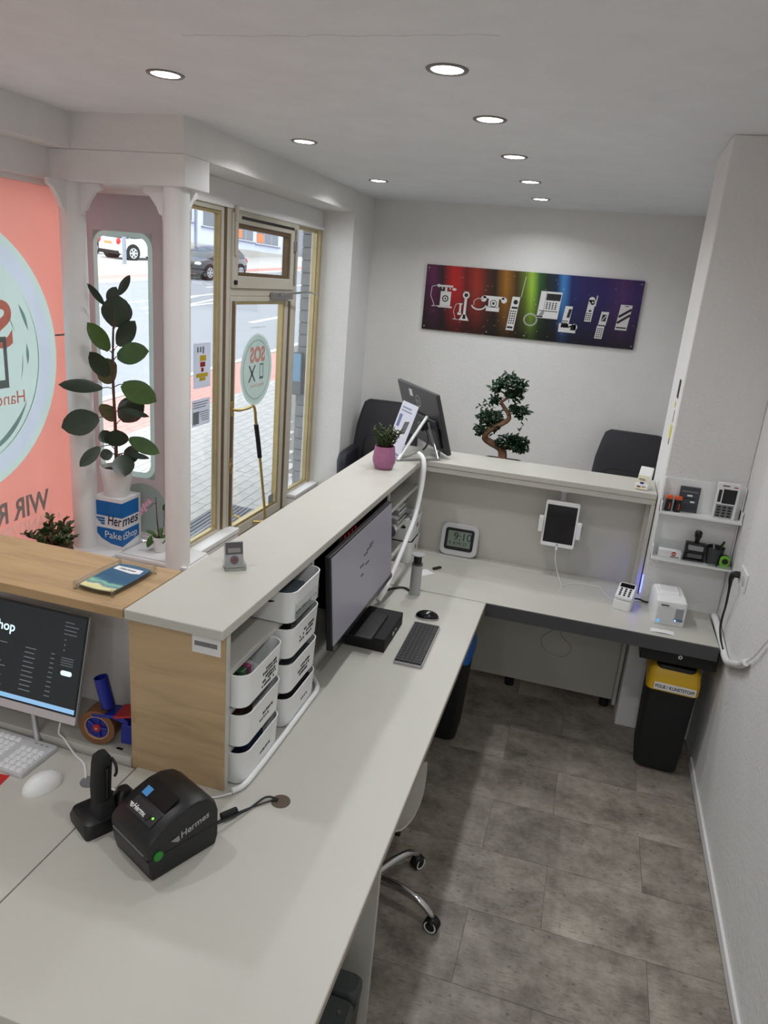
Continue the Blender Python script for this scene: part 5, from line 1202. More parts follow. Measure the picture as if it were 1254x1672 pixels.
fit_text('mes', .094, (w2+e*2, -d2h+.003, hh*.475), (0, 1, 0), (0, 0, 1), .165, depth=.0002, bold=.001, shear=.15).build('lettering', NAVY, cu)
wing((-w2+.016, -d2h-e*2, hh*.47), (1, 0, 0), (0, 0, 1), .072).build('logo', BLUE, cu)
fit_text('Pake', .066, (-.020, -d2h-e*3, hh*.21), (1, 0, 0), (0, 0, 1), .122, depth=.0002).build('lettering', WHITEP, cu)
fit_text('tShop', .066, (w2+e*3, -d2h+.003, hh*.21), (0, 1, 0), (0, 0, 1), .150, depth=.0002).build('lettering', WHITEP, cu)
rb = thing('rubber_plant', 'tall rubber plant with dark glossy leaves in a white pot', 'potted plant', (-2.815, 3.855, .757))
MB().lathe([(.001, 0), (.070, 0), (.074, .004), (.098, .16), (.101, .185), (.095, .187), (.090, .16)], n=36).build('pot', PLAST_W, rb, smooth=True)
MB().lathe([(.092, .160), (.001, .168)], n=24).build('soil', SOIL, rb)
ro = Vector((-2.815, 3.855, .757))
MB().tube([Vector((0, 0, .16)), Vector((.0, .0, .45)), Vector((-.006, 0, .75)), Vector((.005, 0, 1.02)), Vector((.02, 0, 1.16))], [.012, .010, .008, .006, .004], 8).build('stem', STEM, rb, smooth=True)
LV = [(-2.8, 3.86, 1.794, -2.772, 3.86, 1.991, 0.139), (-2.823, 3.806, 1.924, -2.842, 3.68, 2.047, 0.032), (-2.863, 3.884, 1.937, -2.826, 3.92, 2.035, 0.052), (-2.786, 3.88, 1.984, -2.725, 3.91, 2.11, 0.04), (-2.75, 3.74, 1.67, -2.79, 3.6, 1.838, 0.077), (-2.796, 3.868, 1.686, -2.677, 3.88, 1.851, 0.085), (-2.799, 3.852, 1.631, -2.562, 3.84, 1.69, 0.105), (-2.764, 3.74, 1.518, -2.782, 3.6, 1.675, 0.079), (-2.812, 3.88, 1.599, -2.971, 3.91, 1.466, 0.126), (-2.748, 3.68, 1.464, -2.969, 3.55, 1.477, 0.066), (-2.77, 3.852, 1.473, -2.512, 3.84, 1.397, 0.112), (-2.827, 3.88, 1.31, -2.958, 3.91, 1.236, 0.101), (-2.797, 3.872, 1.231, -2.643, 3.89, 1.393, 0.121), (-2.784, 3.68, 1.289, -2.964, 3.55, 1.222, 0.122), (-2.767, 3.84, 1.317, -2.545, 3.81, 1.304, 0.034), (-2.8, 3.84, 1.072, -2.776, 3.81, 1.191, 0.114), (-2.792, 3.68, 1.111, -2.847, 3.55, 1.002, 0.059), (-2.725, 3.848, 1.14, -2.489, 3.83, 1.08, 0.075), (-2.735, 3.808, 1.046, -2.67, 3.73, 0.926, 0.105), (-2.813, 3.824, 1.034, -2.871, 3.77, 1.017, 0.059), (-2.724, 3.824, 1.047, -2.522, 3.77, 1.056, 0.03), (-2.881, 3.872, 1.074, -2.935, 3.89, 1.155, 0.07), (-2.779, 3.872, 1.031, -2.671, 3.89, 1.021, 0.09)]
vd = Vector((.58, -.80, .20))
for i, (bx, by, bz, tx, ty, tz, w) in enumerate(LV):
    b0 = Vector((bx, by, bz))-ro; t0 = Vector((tx, ty, tz))-ro
    nr = vd+Vector((rnd.uniform(-.2, .2), rnd.uniform(-.1, .1), rnd.uniform(-.1, .3)))
    mid = b0.lerp(t0, .06)
    lf_ = MB().leaf(mid, t0, w*1.28, nr, .07, .03, 8).build('leaf', LEAF_R2 if i in (6, 10, 11, 4, 8, 17) else LEAF_R, rb, smooth=True)
    st_z = min(max(b0.z-.03, .18), 1.12)
    MB().tube([Vector((-.002, 0, st_z)), mid.lerp(Vector((0, 0, st_z)), .4)+Vector((0, 0, .006)), mid], .0028, 6, 2).build('petiole', STEM, lf_, smooth=True)
# ---------------------------------------------------------------- orchid
oc_ = thing('orchid', 'small pink orchid in a white pot beside the display cube', 'potted plant', (-2.515, 3.865, .42))
MB().lathe([(.001, 0), (.033, 0), (.036, .003), (.045, .098), (.0455, .10), (.0415, .10), (.04, .085)], n=28).build('pot', PLAST_W, oc_, smooth=True)
MB().lathe([(.041, .086), (.001, .092)], n=20).build('soil', SOIL, oc_)
MB().tube([(-.008, 0, .09), (-.018, 0, .20), (-.024, 0, .36)], .0025, 6).build('stake', STEM, oc_)
MB().tube([(0, 0, .09), (-.016, .0, .22), (-.026, -.002, .32), (-.07, -.01, .285), (-.11, -.02, .27)], .002, 6).build('flower_stem', STEM, oc_)
MB().tube([(.01, 0, .09), (.03, .0, .18), (.04, -.002, .30)], .002, 6).build('flower_stem', STEM, oc_)
for b0, t0, w, nr in (((-.02, -.01, .11), (-.085, -.02, .135), .03, (.3, -.5, .9)), ((-.02, -.01, .11), (-.07, -.05, .03), .055, (-.2, -1, .5)), ((.02, 0, .11), (.05, -.02, .11), .03, (.3, -.5, .9)), ((.015, .01, .11), (.045, -.03, .07), .035, (.5, -.8, .4)), ((.03, 0, .28), (.055, -.01, .335), .028, (.2, -1, .2)), ((0, .01, .1), (-.03, .06, .14), .035, (0, -.3, 1))):
    MB().leaf(b0, t0, w, nr, .15, .1, 6).build('leaf', LEAF_O, oc_, smooth=True)
for cx, cz in ((-.11, .27), (-.095, .30), (-.075, .315), (-.12, .245), (-.055, .335), (-.085, .275)):
    mb = MB()
    for k in range(5):
        a = 2*PI*k/5; mb.leaf((cx, -.02, cz), (cx+.018*math.cos(a), -.024, cz+.018*math.sin(a)), .014, (0, -1, 0), .1, 0, 3)
    mb.build('blossom', PETAL, oc_)
# ---------------------------------------------------------------- jade plant in wicker
jd = thing('jade_plant', 'bushy jade plant in a brown wicker basket by the orange window', 'potted plant', (-2.985, 3.47, .42))
mb = MB()
for k in range(7): mb.tube([((.085+.01*(k % 2))*math.cos(a*PI/12), (.085+.01*(k % 2))*math.sin(a*PI/12), .012+k*.0155) for a in range(25)], .009, 6, 1)
mb.build('basket', WICKER, jd, smooth=True)
MB().lathe([(.08, 0), (.08, .09), (.001, .1)], n=20, c0=True).build('soil', SOIL, jd)
st = MB(); mb = MB()
for k in range(22):
    a = rnd.uniform(0, 2*PI); ln = rnd.uniform(.10, .17); el = rnd.uniform(.35, 1.3); d = Vector((math.cos(a)*math.cos(el), math.sin(a)*math.cos(el), math.sin(el)))
    b0 = Vector((.03*math.cos(a), .03*math.sin(a), .09)); t0 = b0+d*ln; st.tube([b0, b0.lerp(t0, .5)+Vector((0, 0, .01)), t0], .005, 6, 2)
    for j in range(11):
        p = b0.lerp(t0, .45+.055*j); aa = rnd.uniform(0, 2*PI); q = (d*.6+Vector((math.cos(aa), math.sin(aa), .4))).normalized()
        mb.leaf(p, p+q*.042, .02, Vector((rnd.uniform(-.4, .4), rnd.uniform(-.8, 0), 1)), .15, .1, 4)
st.build('stems', STEM, jd, smooth=True); tag(mb.build('foliage', LEAF_J, jd, smooth=True), None, None, None, 'stuff')
# ---------------------------------------------------------------- bonsai behind the back counter
ps = thing('plant_pedestal', 'narrow dark pedestal behind the back counter carrying the bonsai', 'pedestal', (-.48, 4.45, 0))
box(-.15, .15, -.12, .12, 1.08, 1.10).build('plate', DKWOOD, ps, bevel=.003); box(-.05, .05, -.05, .05, .03, 1.08).build('post', DKWOOD, ps); box(-.15, .15, -.12, .12, 0, .03).build('foot', DKWOOD, ps, bevel=.003)
bn = thing('bonsai', 'bonsai with S-shaped trunk in front of the back wall', 'bonsai', (-.47, 4.45, 1.10)); bo = Vector((-.47, 4.45, 1.10))
MB().loft([rloop(.20, .13, .03, 0), rloop(.22, .15, .035, .10), rloop(.225, .155, .035, .105), rloop(.21, .14, .03, .105), rloop(.20, .13, .03, .09)]).build('pot', M('dark_glazed_pot', (44, 40, 42), .3), bn, smooth=True)
MB().loft([rloop(.20, .13, .03, .095), rloop(.12, .08, .03, .112)]).build('soil', SOIL, bn)
TR = [(-.470, 1.205), (-.488, 1.27), (-.565, 1.304), (-.594, 1.329), (-.578, 1.376), (-.531, 1.411), (-.469, 1.456), (-.474, 1.491), (-.508, 1.533), (-.519, 1.561), (-.486, 1.59)]
MB().tube([(x-bo.x, (.02*math.sin(i*1.1)), z-bo.z) for i, (x, z) in enumerate(TR)], [.028, .026, .022, .020, .019, .018, .015, .013, .012, .010, .007], 10).build('trunk', BARK, bn, smooth=True)
CL = [(-.492,1.684,.075,.055),(-.560,1.645,.045,.035),(-.425,1.660,.05,.04),(-.455,1.605,.06,.035),(-.562,1.566,.035,.03),(-.398,1.512,.05,.04),(-.44,1.525,.03,.025),(-.545,1.462,.06,.045),(-.610,1.458,.045,.04),(-.628,1.372,.035,.035),(-.555,1.400,.045,.04),(-.465,1.320,.06,.045),(-.415,1.345,.045,.03),(-.366,1.330,.04,.03),(-.375,1.290,.045,.025)]
br = MB()
for cx, cz, rx, rz in CL:
    best = min(TR, key=lambda p: (p[0]-cx)**2+(p[1]-cz)**2); br.tube([(best[0]-bo.x, 0, best[1]-bo.z), (cx-bo.x, 0, cz-bo.z)], .004, 5, 1)
    mb = MB()
    for k in range(int(95*rx/.05)):
        while True:
            v = Vector((rnd.uniform(-1, 1), rnd.uniform(-1, 1), rnd.uniform(-1, 1)))
            if v.length < 1: break
        p = Vector((cx-bo.x+v.x*rx, v.y*rx*.9, cz-bo.z+v.z*rz)); q = Vector((rnd.uniform(-1, 1), rnd.uniform(-1, .6), rnd.uniform(-.5, .7))).normalized()
        mb.leaf(p, p+q*rnd.uniform(.022, .034), .016, Vector((rnd.uniform(-.5, .5), rnd.uniform(-1, 0), 1)), .2, .1, 3)
    tag(mb.build('leaf_cluster', LEAF_B, bn), None, None, None, 'stuff')
br.build('branches', BARK, bn)
mb = MB(); st = MB()
for pts, nl in (([(-.55, 1.52), (-.60, 1.535), (-.655, 1.52)], 7), ([(-.40, 1.36), (-.385, 1.42), (-.37, 1.44)], 4), ([(-.60, 1.535), (-.615, 1.56)], 3)):
    P_ = [Vector((x-bo.x, -.01, z-bo.z)) for x, z in pts]; st.tube(P_, .0016, 5, 3)
    for k in range(nl):
        p = P_[0].lerp(P_[-1], (k+1)/nl); s = 1 if k % 2 else -1; mb.leaf(p, p+Vector((-.02*1, -.005, .018*s)), .009, (0, -1, .3), .2, .1, 4)
st.build('shoots', STEM, bn); mb.build('shoot_leaves', LEAF_B, bn)
# ---------------------------------------------------------------- lounge chairs at the back wall
def lounge(x, y, label, rz):
    t = thing('lounge_chair', label, 'armchair', (x, y, 0), rz, 'black lounge chairs at the back wall')
    def bk(z, w, d, yo, r=.10): return rloop(w, d, r, z, 0, yo, 6)
    sec = []
    for z, w, yo in ((.36, .58, .10), (.6, .64, .15), (.85, .61, .20), (1.0, .55, .235), (1.07, .51, .25), (1.095, .43, .257)): sec.append(bk(z, w, .10 if z < 1.05 else .06, yo, .045))
    MB().loft(sec).build('backrest', UPHOL, t, smooth=True)
    MB().loft([rloop(.40, .08, .035, .42, 0, .06, 5), rloop(.42, .10, .045, .60, 0, .085, 5), rloop(.40, .08, .035, .74, 0, .125, 5), rloop(.34, .05, .02, .77, 0, .14, 5)]).build('back_cushion', UPHOL2, t, smooth=True)
    MB().loft([rloop(.46, .48, .06, .34, 0, -.16, 5), rloop(.50, .52, .08, .40, 0, -.16, 5), rloop(.49, .51, .08, .46, 0, -.16, 5), rloop(.42, .44, .06, .48, 0, -.16, 5)]).build('seat', UPHOL2, t, smooth=True)
    for s in (-1, 1):
        MB().loft([rloop(.09, .44, .04, .30, s*.285, -.12, 5), rloop(.10, .46, .045, .58, s*.295, -.10, 5), rloop(.09, .42, .04, .64, s*.295, -.08, 5), rloop(.05, .34, .02, .66, s*.295, -.06, 5)]).build('armrest', UPHOL, t, smooth=True)
        for yy in (-.34, .04): MB().cyl((s*.22, yy, 0), (s*.20, yy, .35), .014, .018, n=12).build('leg', CHROME, t, smooth=True)
    return t
lounge(-1.845, 6.55, 'black upholstered lounge chair in the corner behind the display', math.radians(3))
lounge(.40, 6.55, 'black upholstered lounge chair at the back wall near the pillar', math.radians(-4))
# ---------------------------------------------------------------- picture with telephones
PX0, PX1, PZ0, PZ1 = -1.661, .276, 1.797, 2.381; PWd, PHt = PX1-PX0, PZ1-PZ0
def rainbow():
    m = bpy.data.materials.new('rainbow_print'); m.use_nodes = True; nt = m.node_tree; b = nt.nodes['Principled BSDF']
    tc = nt.nodes.new('ShaderNodeTexCoord'); sp = nt.nodes.new('ShaderNodeSeparateXYZ'); nt.links.new(tc.outputs['Generated'], sp.inputs[0])
    sh = nt.nodes.new('ShaderNodeMath'); sh.operation = 'MULTIPLY_ADD'; sh.inputs[1].default_value = .03; nt.links.new(sp.outputs['Z'], sh.inputs[0]); nt.links.new(sp.outputs['X'], sh.inputs[2])
    r = nt.nodes.new('ShaderNodeValToRGB'); e = r.color_ramp.elements; e[0].color = lin((20, 14, 22)); e[1].color = lin((52, 30, 96))
    for p, c in ((.06, (98, 24, 78)), (.105, (34, 18, 28)), (.155, (190, 26, 30)), (.185, (180, 34, 34)), (.22, (110, 22, 24)), (.27, (160, 50, 36)), (.32, (80, 36, 24)), (.36, (36, 26, 18)), (.41, (150, 100, 26)), (.46, (60, 42, 16)), (.50, (90, 110, 28)), (.53, (150, 190, 60)), (.565, (40, 84, 36)), (.60, (12, 34, 24)), (.645, (14, 32, 66)), (.675, (60, 128, 196)), (.71, (24, 34, 96)), (.78, (34, 26, 92)), (.86, (40, 24, 92)), (.94, (78, 40, 104))):
        q = e.new(p); q.color = lin(c)
    nt.links.new(sh.outputs[0], r.inputs[0])
    fr = nt.nodes.new('ShaderNodeValToRGB'); f = fr.color_ramp.elements; f[0].color = (.12, .12, .14, 1); f[0].position = .05; f[1].position = .75
    nt.links.new(sp.outputs['Z'], fr.inputs[0])
    mx = nt.nodes.new('ShaderNodeMix'); mx.data_type = 'RGBA'; mx.blend_type = 'MULTIPLY'; mx.inputs[0].default_value = 1
    nt.links.new(r.outputs[0], mx.inputs[6]); nt.links.new(fr.outputs[0], mx.inputs[7])
    vo = nt.nodes.new('ShaderNodeTexVoronoi'); vo.inputs['Scale'].default_value = 19; nt.links.new(tc.outputs['Object'], vo.inputs['Vector'])
    k2 = nt.nodes.new('ShaderNodeValToRGB'); k2.color_ramp.elements[0].position = .06; k2.color_ramp.elements[0].color = (.6, .5, .4, 1); k2.color_ramp.elements[1].position = .11; k2.color_ramp.elements[1].color = (0, 0, 0, 1)
    nt.links.new(vo.outputs['Distance'], k2.inputs[0])
    ad = nt.nodes.new('ShaderNodeMix'); ad.data_type = 'RGBA'; ad.blend_type = 'ADD'; ad.inputs[0].default_value = .45
    nt.links.new(mx.outputs[2], ad.inputs[6]); nt.links.new(k2.outputs[0], ad.inputs[7]); nt.links.new(ad.outputs[2], b.inputs['Base Color'])
    b.inputs['Roughness'].default_value = .35
    return m
pc_ = thing('wall_picture', 'long rainbow-coloured panel with white drawings of telephones', 'picture', ((PX0+PX1)/2, YB-.012, PZ0))
box(-PWd/2, PWd/2, -.008, .0, 0, PHt).build('panel', rainbow(), pc_)
INKW = M('print_white', (214, 214, 214), .5); INKD = M('print_black', (30, 28, 32), .5)
def fp(mb, fx, fz):  # drawing units: panel heights, centred
    return mb.xf(Matrix.Translation((-PWd/2+fx*PWd, 0, fz*PHt)) @ Matrix.Scale(PHt, 4))
def R2(mb, x0, x1, z0, z1, lay=0, sh=0.0):
    y = -(.0086+.0006*lay)/PHt; y1 = -.0080/PHt
    c = [(x0+sh*z0, z0), (x1+sh*z0, z0), (x1+sh*z1, z1), (x0+sh*z1, z1)]
    return mb.loft([[(a, y, b) for a, b in c], [(a, y1, b) for a, b in c]])
def C2(mb, cx, cz, r, lay=0, rz=None):
    y = -(.0086+.0006*lay)/PHt; rz = rz or r; n = 20
    return mb.loft([[(cx+r*math.cos(2*PI*i/n), yy, cz+rz*math.sin(2*PI*i/n)) for i in range(n)] for yy in (y, -.0080/PHt)])
def line2(mb, pts, w, lay=0):
    for (a, b) in zip(pts[:-1], pts[1:]):
        d = Vector((b[0]-a[0], b[1]-a[1])); d.normalize(); s = Vector((-d.y, d.x))*w/2; y = -(.0086+.0006*lay)/PHt
        q = [(a[0]-s.x, a[1]-s.y), (b[0]-s.x, b[1]-s.y), (b[0]+s.x, b[1]+s.y), (a[0]+s.x, a[1]+s.y)]
        mb.loft([[(u, y, v) for u, v in q], [(u, -.0080/PHt, v) for u, v in q]])
    return mb
def keys2(mb, x0, z0, nx, nz, dx, dz, w, h, lay=1, sh=0):
    for i in range(nx):
        for j in range(nz): R2(mb, x0+i*dx+sh*(z0+j*dz), x0+i*dx+w+sh*(z0+j*dz), z0+j*dz, z0+j*dz+h, lay)
    return mb
def drawing(fx, fz, white, dark):
    o = fp(white, fx, fz).build('telephone_drawing', INKW, pc_)
    if dark.v: fp(dark, fx, fz).build('drawing_detail', INKD, o)
w, d = MB(), MB()   # cradle telephone
R2(w, -.07, .10, -.17, .06); R2(w, -.10, .13, -.19, -.165); R2(w, -.005, .03, .06, .12); R2(w, -.09, .12, .125, .155); C2(w, -.11, .14, .025); C2(w, .145, .10, .035, rz=.02); R2(w, -.06, -.045, .09, .14); R2(w, .07, .085, .09, .14)
line2(w, [(-.12, .15), (-.22, .12), (-.23, -.02), (-.16, -.16), (-.20, -.18), (-.10, -.17)], .008)
C2(d, .012, -.05, .052, 1); C2(d, .012, -.05, .04, 0); w2_ = MB(); d2__ = MB(); C2(w, .012, -.05, .034, 2); C2(d, .012, -.05, .015, 3)
drawing(.10, .55, w, d)
w, d = MB(), MB()   # candlestick telephone
C2(w, .03, .18, .055); R2(w, .01, .05, -.16, .13); w.loft([[(-.05, -.0086/PHt, -.21), (.11, -.0086/PHt, -.21), (.06, -.0086/PHt, -.12), (0, -.0086/PHt, -.12)], [(-.05, -.008/PHt, -.21), (.11, -.008/PHt, -.21), (.06, -.008/PHt, -.12), (0, -.008/PHt, -.12)]])
R2(w, -.06, -.03, -.10, .03); R2(w, -.075, -.015, .03, .05); R2(w, -.08, -.02, -.13, -.09); line2(w, [(-.05, .05), (-.12, .03), (-.15, -.08), (-.11, -.19), (-.16, -.20), (-.05, -.205)], .007)
C2(d, .03, .18, .03, 1); C2(d, .03, -.17, .03, 1, .015)
drawing(.195, .40, w, d)
w, d = MB(), MB()   # rotary telephone
R2(w, -.16, .17, .07, .11); C2(w, -.15, .06, .045); C2(w, .17, .06, .045); R2(w, -.07, .09, -.06, .07); R2(w, -.10, .11, -.12, -.05)
for k in range(14): a = PI*(1.15+.75*k/13); C2(w, -.22+.12*math.cos(a), -.02+.09*math.sin(a), .012)
line2(w, [(-.30, -.05), (-.30, .02), (-.24, .06), (-.15, .05)], .008)
C2(d, .01, .0, .055, 1); C2(w, .01, 0, .044, 2); C2(d, .01, 0, .02, 3)
drawing(.335, .49, w, d)
w, d = MB(), MB()   # brick mobile
R2(w, -.065, .055, -.26, .25, 0, .09); R2(w, .055, .062, .25, .56, 0, .12)
C2(d, .015, .17, .035, 1); R2(d, -.045, .05, .07, .10, 1, .09); keys2(d, -.05, -.16, 3, 6, .034, .036, .02, .022, 1, .09); R2(d, -.055, .035, -.23, -.20, 1, .09)
drawing(.437, .37, w, d)
w, d = MB(), MB()   # desk telephone
R2(w, -.15, .17, -.20, .20, 0, .06); R2(d, -.055, .16, .07, .17, 1, .06); keys2(d, -.04, -.06, 4, 4, .045, .028, .024, .018, 1, .06); R2(d, -.155, -.06, -.19, -.17, 1, .06); R2(d, -.065, -.06, -.17, .19, 1, .06); R2(d, -.13, .15, -.095, -.085, 1, .06); line2(d, [(-.13, -.17), (-.08, -.10)], .012, 1); line2(d, [(-.10, -.17), (-.06, -.11)], .012, 1)
for k in range(26):
    a = 2*PI*k/26; line2(w, [(-.25+.085*math.cos(a), -.24+.075*math.sin(a)), (-.25+.11*math.cos(a), -.24+.10*math.sin(a))], .010)
drawing(.595, .54, w, d)
w, d = MB(), MB()   # cordless telephone
R2(w, -.08, .03, -.12, .20, 0, .10); R2(w, -.12, .14, -.19, -.06); C2(w, .11, -.10, .05); R2(d, -.03, .015, .03, .16, 1, .18); keys2(d, -.075, -.12, 3, 4, .03, .03, .02, .018, 1, .1); line2(d, [(.02, -.11), (.13, -.06)], .02, 1); R2(d, .06, .11, -.15, -.10, 1)
drawing(.69, .35, w, d)
w, d = MB(), MB()   # aerial mobile
R2(w, -.055, .045, -.18, .14, 0, .08); R2(w, .045, .06, .05, .21, 0, .1); C2(w, .0, .14, .045); C2(d, .015, .10, .032, 1); C2(w, .018, .105, .018, 2, .010); C2(d, -.005, -.02, .022, 1, .016); keys2(d, -.045, -.16, 3, 4, .028, .03, .018, .018, 1, .08)
drawing(.785, .53, w, d)
w, d = MB(), MB()   # flip mobile
R2(w, -.055, .055, 0, .20, 0, .12); R2(w, -.065, .045, -.20, -.01, 0, .08); R2(d, -.03, .035, .06, .16, 1, .12); line2(w, [(-.01, .07), (.045, .15)], .012, 2); R2(d, -.05, .045, -.012, .006, 1); keys2(d, -.05, -.18, 3, 5, .03, .03, .02, .016, 1, .08)
drawing(.845, .315, w, d)
w, d = MB(), MB()   # smartphone
R2(w, -.085, .085, -.19, .18, 0, .09); line2(d, [(-.075, -.0), (.095, .12)], .035, 1); line2(d, [(-.085, -.09), (.09, .04)], .035, 1); R2(d, -.075, .075, -.165, -.145, 1, .09); R2(d, -.02, .04, .155, .165, 1, .09)
drawing(.935, .46, w, d)
for fx in (.012, .5, .988):
    for fz in (.05, .95):
        if fx == .5 and fz > .5: continue
        MB().cyl((-PWd/2+fx*PWd, -.008, fz*PHt), (-PWd/2+fx*PWd, -.011, fz*PHt), .007, n=12).build('screw', ALU, pc_)
MB().cyl((-PWd/2+.32*PWd, -.008, .05*PHt), (-PWd/2+.32*PWd, -.011, .05*PHt), .007, n=12).build('screw', ALU, pc_)
# ---------------------------------------------------------------- wall shelf on the pillar
YP = 3.715
ws = thing('wall_shelf', 'small white two-tier acrylic wall shelf on the pillar', 'wall shelf', (.588, YP, 1.01))
box(-.185, .183, -.004, 0, 0, .395).build('back_plate', PLAST_W, ws)
box(-.185, -.180, -.075, -.004, 0, .06).build('side_plate', PLAST_W, ws); box(-.185, -.180, -.03, -.004, .06, .395).build('side_plate', PLAST_W, ws)
box(.178, .183, -.03, -.004, 0, .395).build('side_plate', PLAST_W, ws); box(-.185, -.180, -.075, -.004, .232, .285).build('side_plate', PLAST_W, ws); box(.178, .183, -.075, -.004, .232, .285).build('side_plate', PLAST_W, ws)
box(-.185, .183, -.10, -.004, -.003, .006).build('shelf_board', PLAST_W, ws); box(-.185, .183, -.085, -.004, .229, .238).build('shelf_board', PLAST_W, ws)
box(-.180, .178, -.10, -.098, .006, .022).build('clear_lip', ACRYL, ws)
S1, S2 = 1.01+.006+.0005, 1.01+.238+.0005
for k, (x, rz) in enumerate(((.438, 0), (.478, .3))):
    t = thing('battery_pack', ['left of the two black and orange battery packs on the wall shelf', 'right of the two black and orange battery packs on the wall shelf'][k], 'battery', (x, YP-.045, S2), rz, 'battery packs on the wall shelf')
    box(-.014, .014, -.012, .012, 0, .062).build('cell', BLACK, t, bevel=.003); box(-.0145, .0145, -.0125, .0125, .060, .078).build('cap', ORANGE, t, bevel=.003); box(.002, .006, -.0128, -.012, .012, .042).build('print', ORANGE, t)
t = thing('blister_pack', 'grey-black printed blister pack on the upper tier', 'packet', (.527, YP-.018, S2))
Rb = Matrix.Rotation(math.radians(-4), 4, 'X')
box(-.046, .046, -.006, 0, 0, .125).xf(Rb).build('card', M('slate_print', (62, 66, 72), .35), t)
for x0, x1, z0, z1, mm in ((-.036, .036, .098, .104, PLAST_G), (-.01, .014, .078, .086, WHITEP), (-.03, .03, .064, .070, BLACK), (.008, .028, .048, .056, WHITEP), (-.04, .04, .012, .04, M('deep_slate', (48, 52, 58), .3))): box(x0, x1, -.0066, -.006, z0, z1).xf(Rb).build('print', mm, t)
t = thing('boxed_device', 'white boxed handheld device in clear packaging on the upper tier', 'packaged device', (.690, YP-.045, S2))
box(-.05, .05, 0, .022, 0, .175).build('box', PLAST_W, t, bevel=.002)
box(-.022, .038, -.001, 0, .075, .145).build('screen', BLACKG, t); box(-.042, .036, -.001, 0, .005, .068).build('keypad', PLAST_G, t)
mb = MB()
for c in range(3):
    for r in range(4): mb.box(-.035+.024*c, -.020+.024*c, -.002, -.001, .010+.014*r, .018+.014*r)
mb.build('buttons', BLACK, t); box(-.042, -.028, -.001, 0, .08, .14).build('print', INK, t); box(-.03, 0, -.001, 0, .158, .163).build('print', INK, t); box(.02, .038, -.001, 0, .155, .160).build('print', RED, t)
t = thing('card_box', 'white business card box with a red logo on the lower tier', 'card box', (.487, YP-.055, S1))
box(-.052, .052, -.02, .02, 0, .04).build('box', PAPER, t, bevel=.001); MB().cyl((.018, -.0201, .026), (.018, -.0210, .026), .011, n=16).build('logo', RED, t); box(.002, .044, -.0208, -.02, .008, .012).build('print', INK, t); box(.010, .026, -.0218, -.0208, .024, .0275).build('logo_bar', WHITEP, t)
box(-.054, .054, .021, .023, 0, .085).build('clear_back', ACRYL, t)
t = thing('stamp', 'black self-inking stamp on the lower tier', 'stamp', (.600, YP-.05, S1))
for s in (-1, 1): box(s*.042-.005, s*.042+.005, -.02, .02, 0, .085).build('side_frame', BLACK, t, bevel=.002)
box(-.047, .047, -.02, .02, 0, .012).build('foot_frame', BLACK, t, bevel=.002); box(-.047, .047, -.018, .018, .085, .094).build('top_bar', BLACK, t, bevel=.002)
box(-.036, .036, -.016, .016, .045, .056).build('text_plate', BLACK, t); box(-.034, .034, -.0175, -.016, .058, .082).build('index_card', M('index_grey', (150, 150, 152), .5), t); box(-.034, .034, -.018, .014, .020, .040).build('ink_pad', M('pad_grey', (92, 92, 94), .6), t)
MB().lathe([(.001, .094), (.010, .094), (.011, .115), (.017, .128), (.0175, .148), (.012, .156), (.001, .158)], n=20).build('knob', BLACKG, t, smooth=True)
t = thing('pencil_cup', 'dark mesh pencil cup with pens on the lower tier', 'pencil cup', (.690, YP-.05, S1))
MB().lathe([(.001, .001), (.034, .001), (.040, .088), (.0385, .088), (.033, .004), (.001, .004)], n=28).build('mesh_wall', M('wire_mesh', (72, 74, 76), .5, .5), t, smooth=True)
MB().lathe([(.040, .084), (.042, .087), (.040, .090), (.038, .087)], n=28).build('rim', BLACK, t, smooth=True)
for k, (dx, dy, mm, ln) in enumerate(((.03, -.01, BLACK, .125), (.036, .006, GREEN, .115), (-.01, .02, STEEL, .10))):
    single('pen', MB().tube([Vector((.690-dx*.6, YP-.05-dy*.3, S1+.006)), Vector((.690+dx, YP-.05+dy, S1+ln))], .0045, 8, 1), mm, ['black pen leaning in the mesh cup', 'green pen leaning in the mesh cup', 'silver pen in the mesh cup'][k], 'pen', smooth=True)
t = thing('tape_measure', 'lime green and black tape measure at the right end of the lower tier', 'tape measure', (.733, YP-.078, S1))
MB().loft([[(p[0], y, p[1]+.032) for p in rloop(.046, .062, .018, 0, 0, 0, 5)] for y in (-.014, .014)]).build('case', BLACK, t, bevel=.004)
MB().loft([[(p[0], -.0155, p[1]+.036) for p in rloop(.040, .050, .016, 0, 0, 0, 5)], [(p[0], -.014, p[1]+.036) for p in rloop(.044, .054, .016, 0, 0, 0, 5)]]).build('green_cover', GREEN, t)
MB().cyl((.002, -.0155, .036), (.002, -.017, .036), .014, n=18).build('round_label', BLACKG, t); box(-.022, .022, -.016, -.0145, .0, .012).build('foot', GREEN, t)
# stickers on the pillar edge
t = thing('sticker_strip', 'yellow and black stickers on the pillar corner', 'sticker', (.3995, 3.74, 1.60))
for y0, y1, z0, z1, mm in ((.03, .11, .17, .26, INK), (.08, .12, .12, .15, M('sticker_yellow', (214, 206, 40), .5)), (.06, .075, .05, .11, INK), (.03, .11, -.03, .035, bpy.data.materials['sticker_yellow']), (.05, .08, -.06, -.03, M('sticker_brown', (90, 84, 50), .6))):
    box(-.0008, 0, y0+.05, y1+.05, z0, z1).build('print', mm, t)
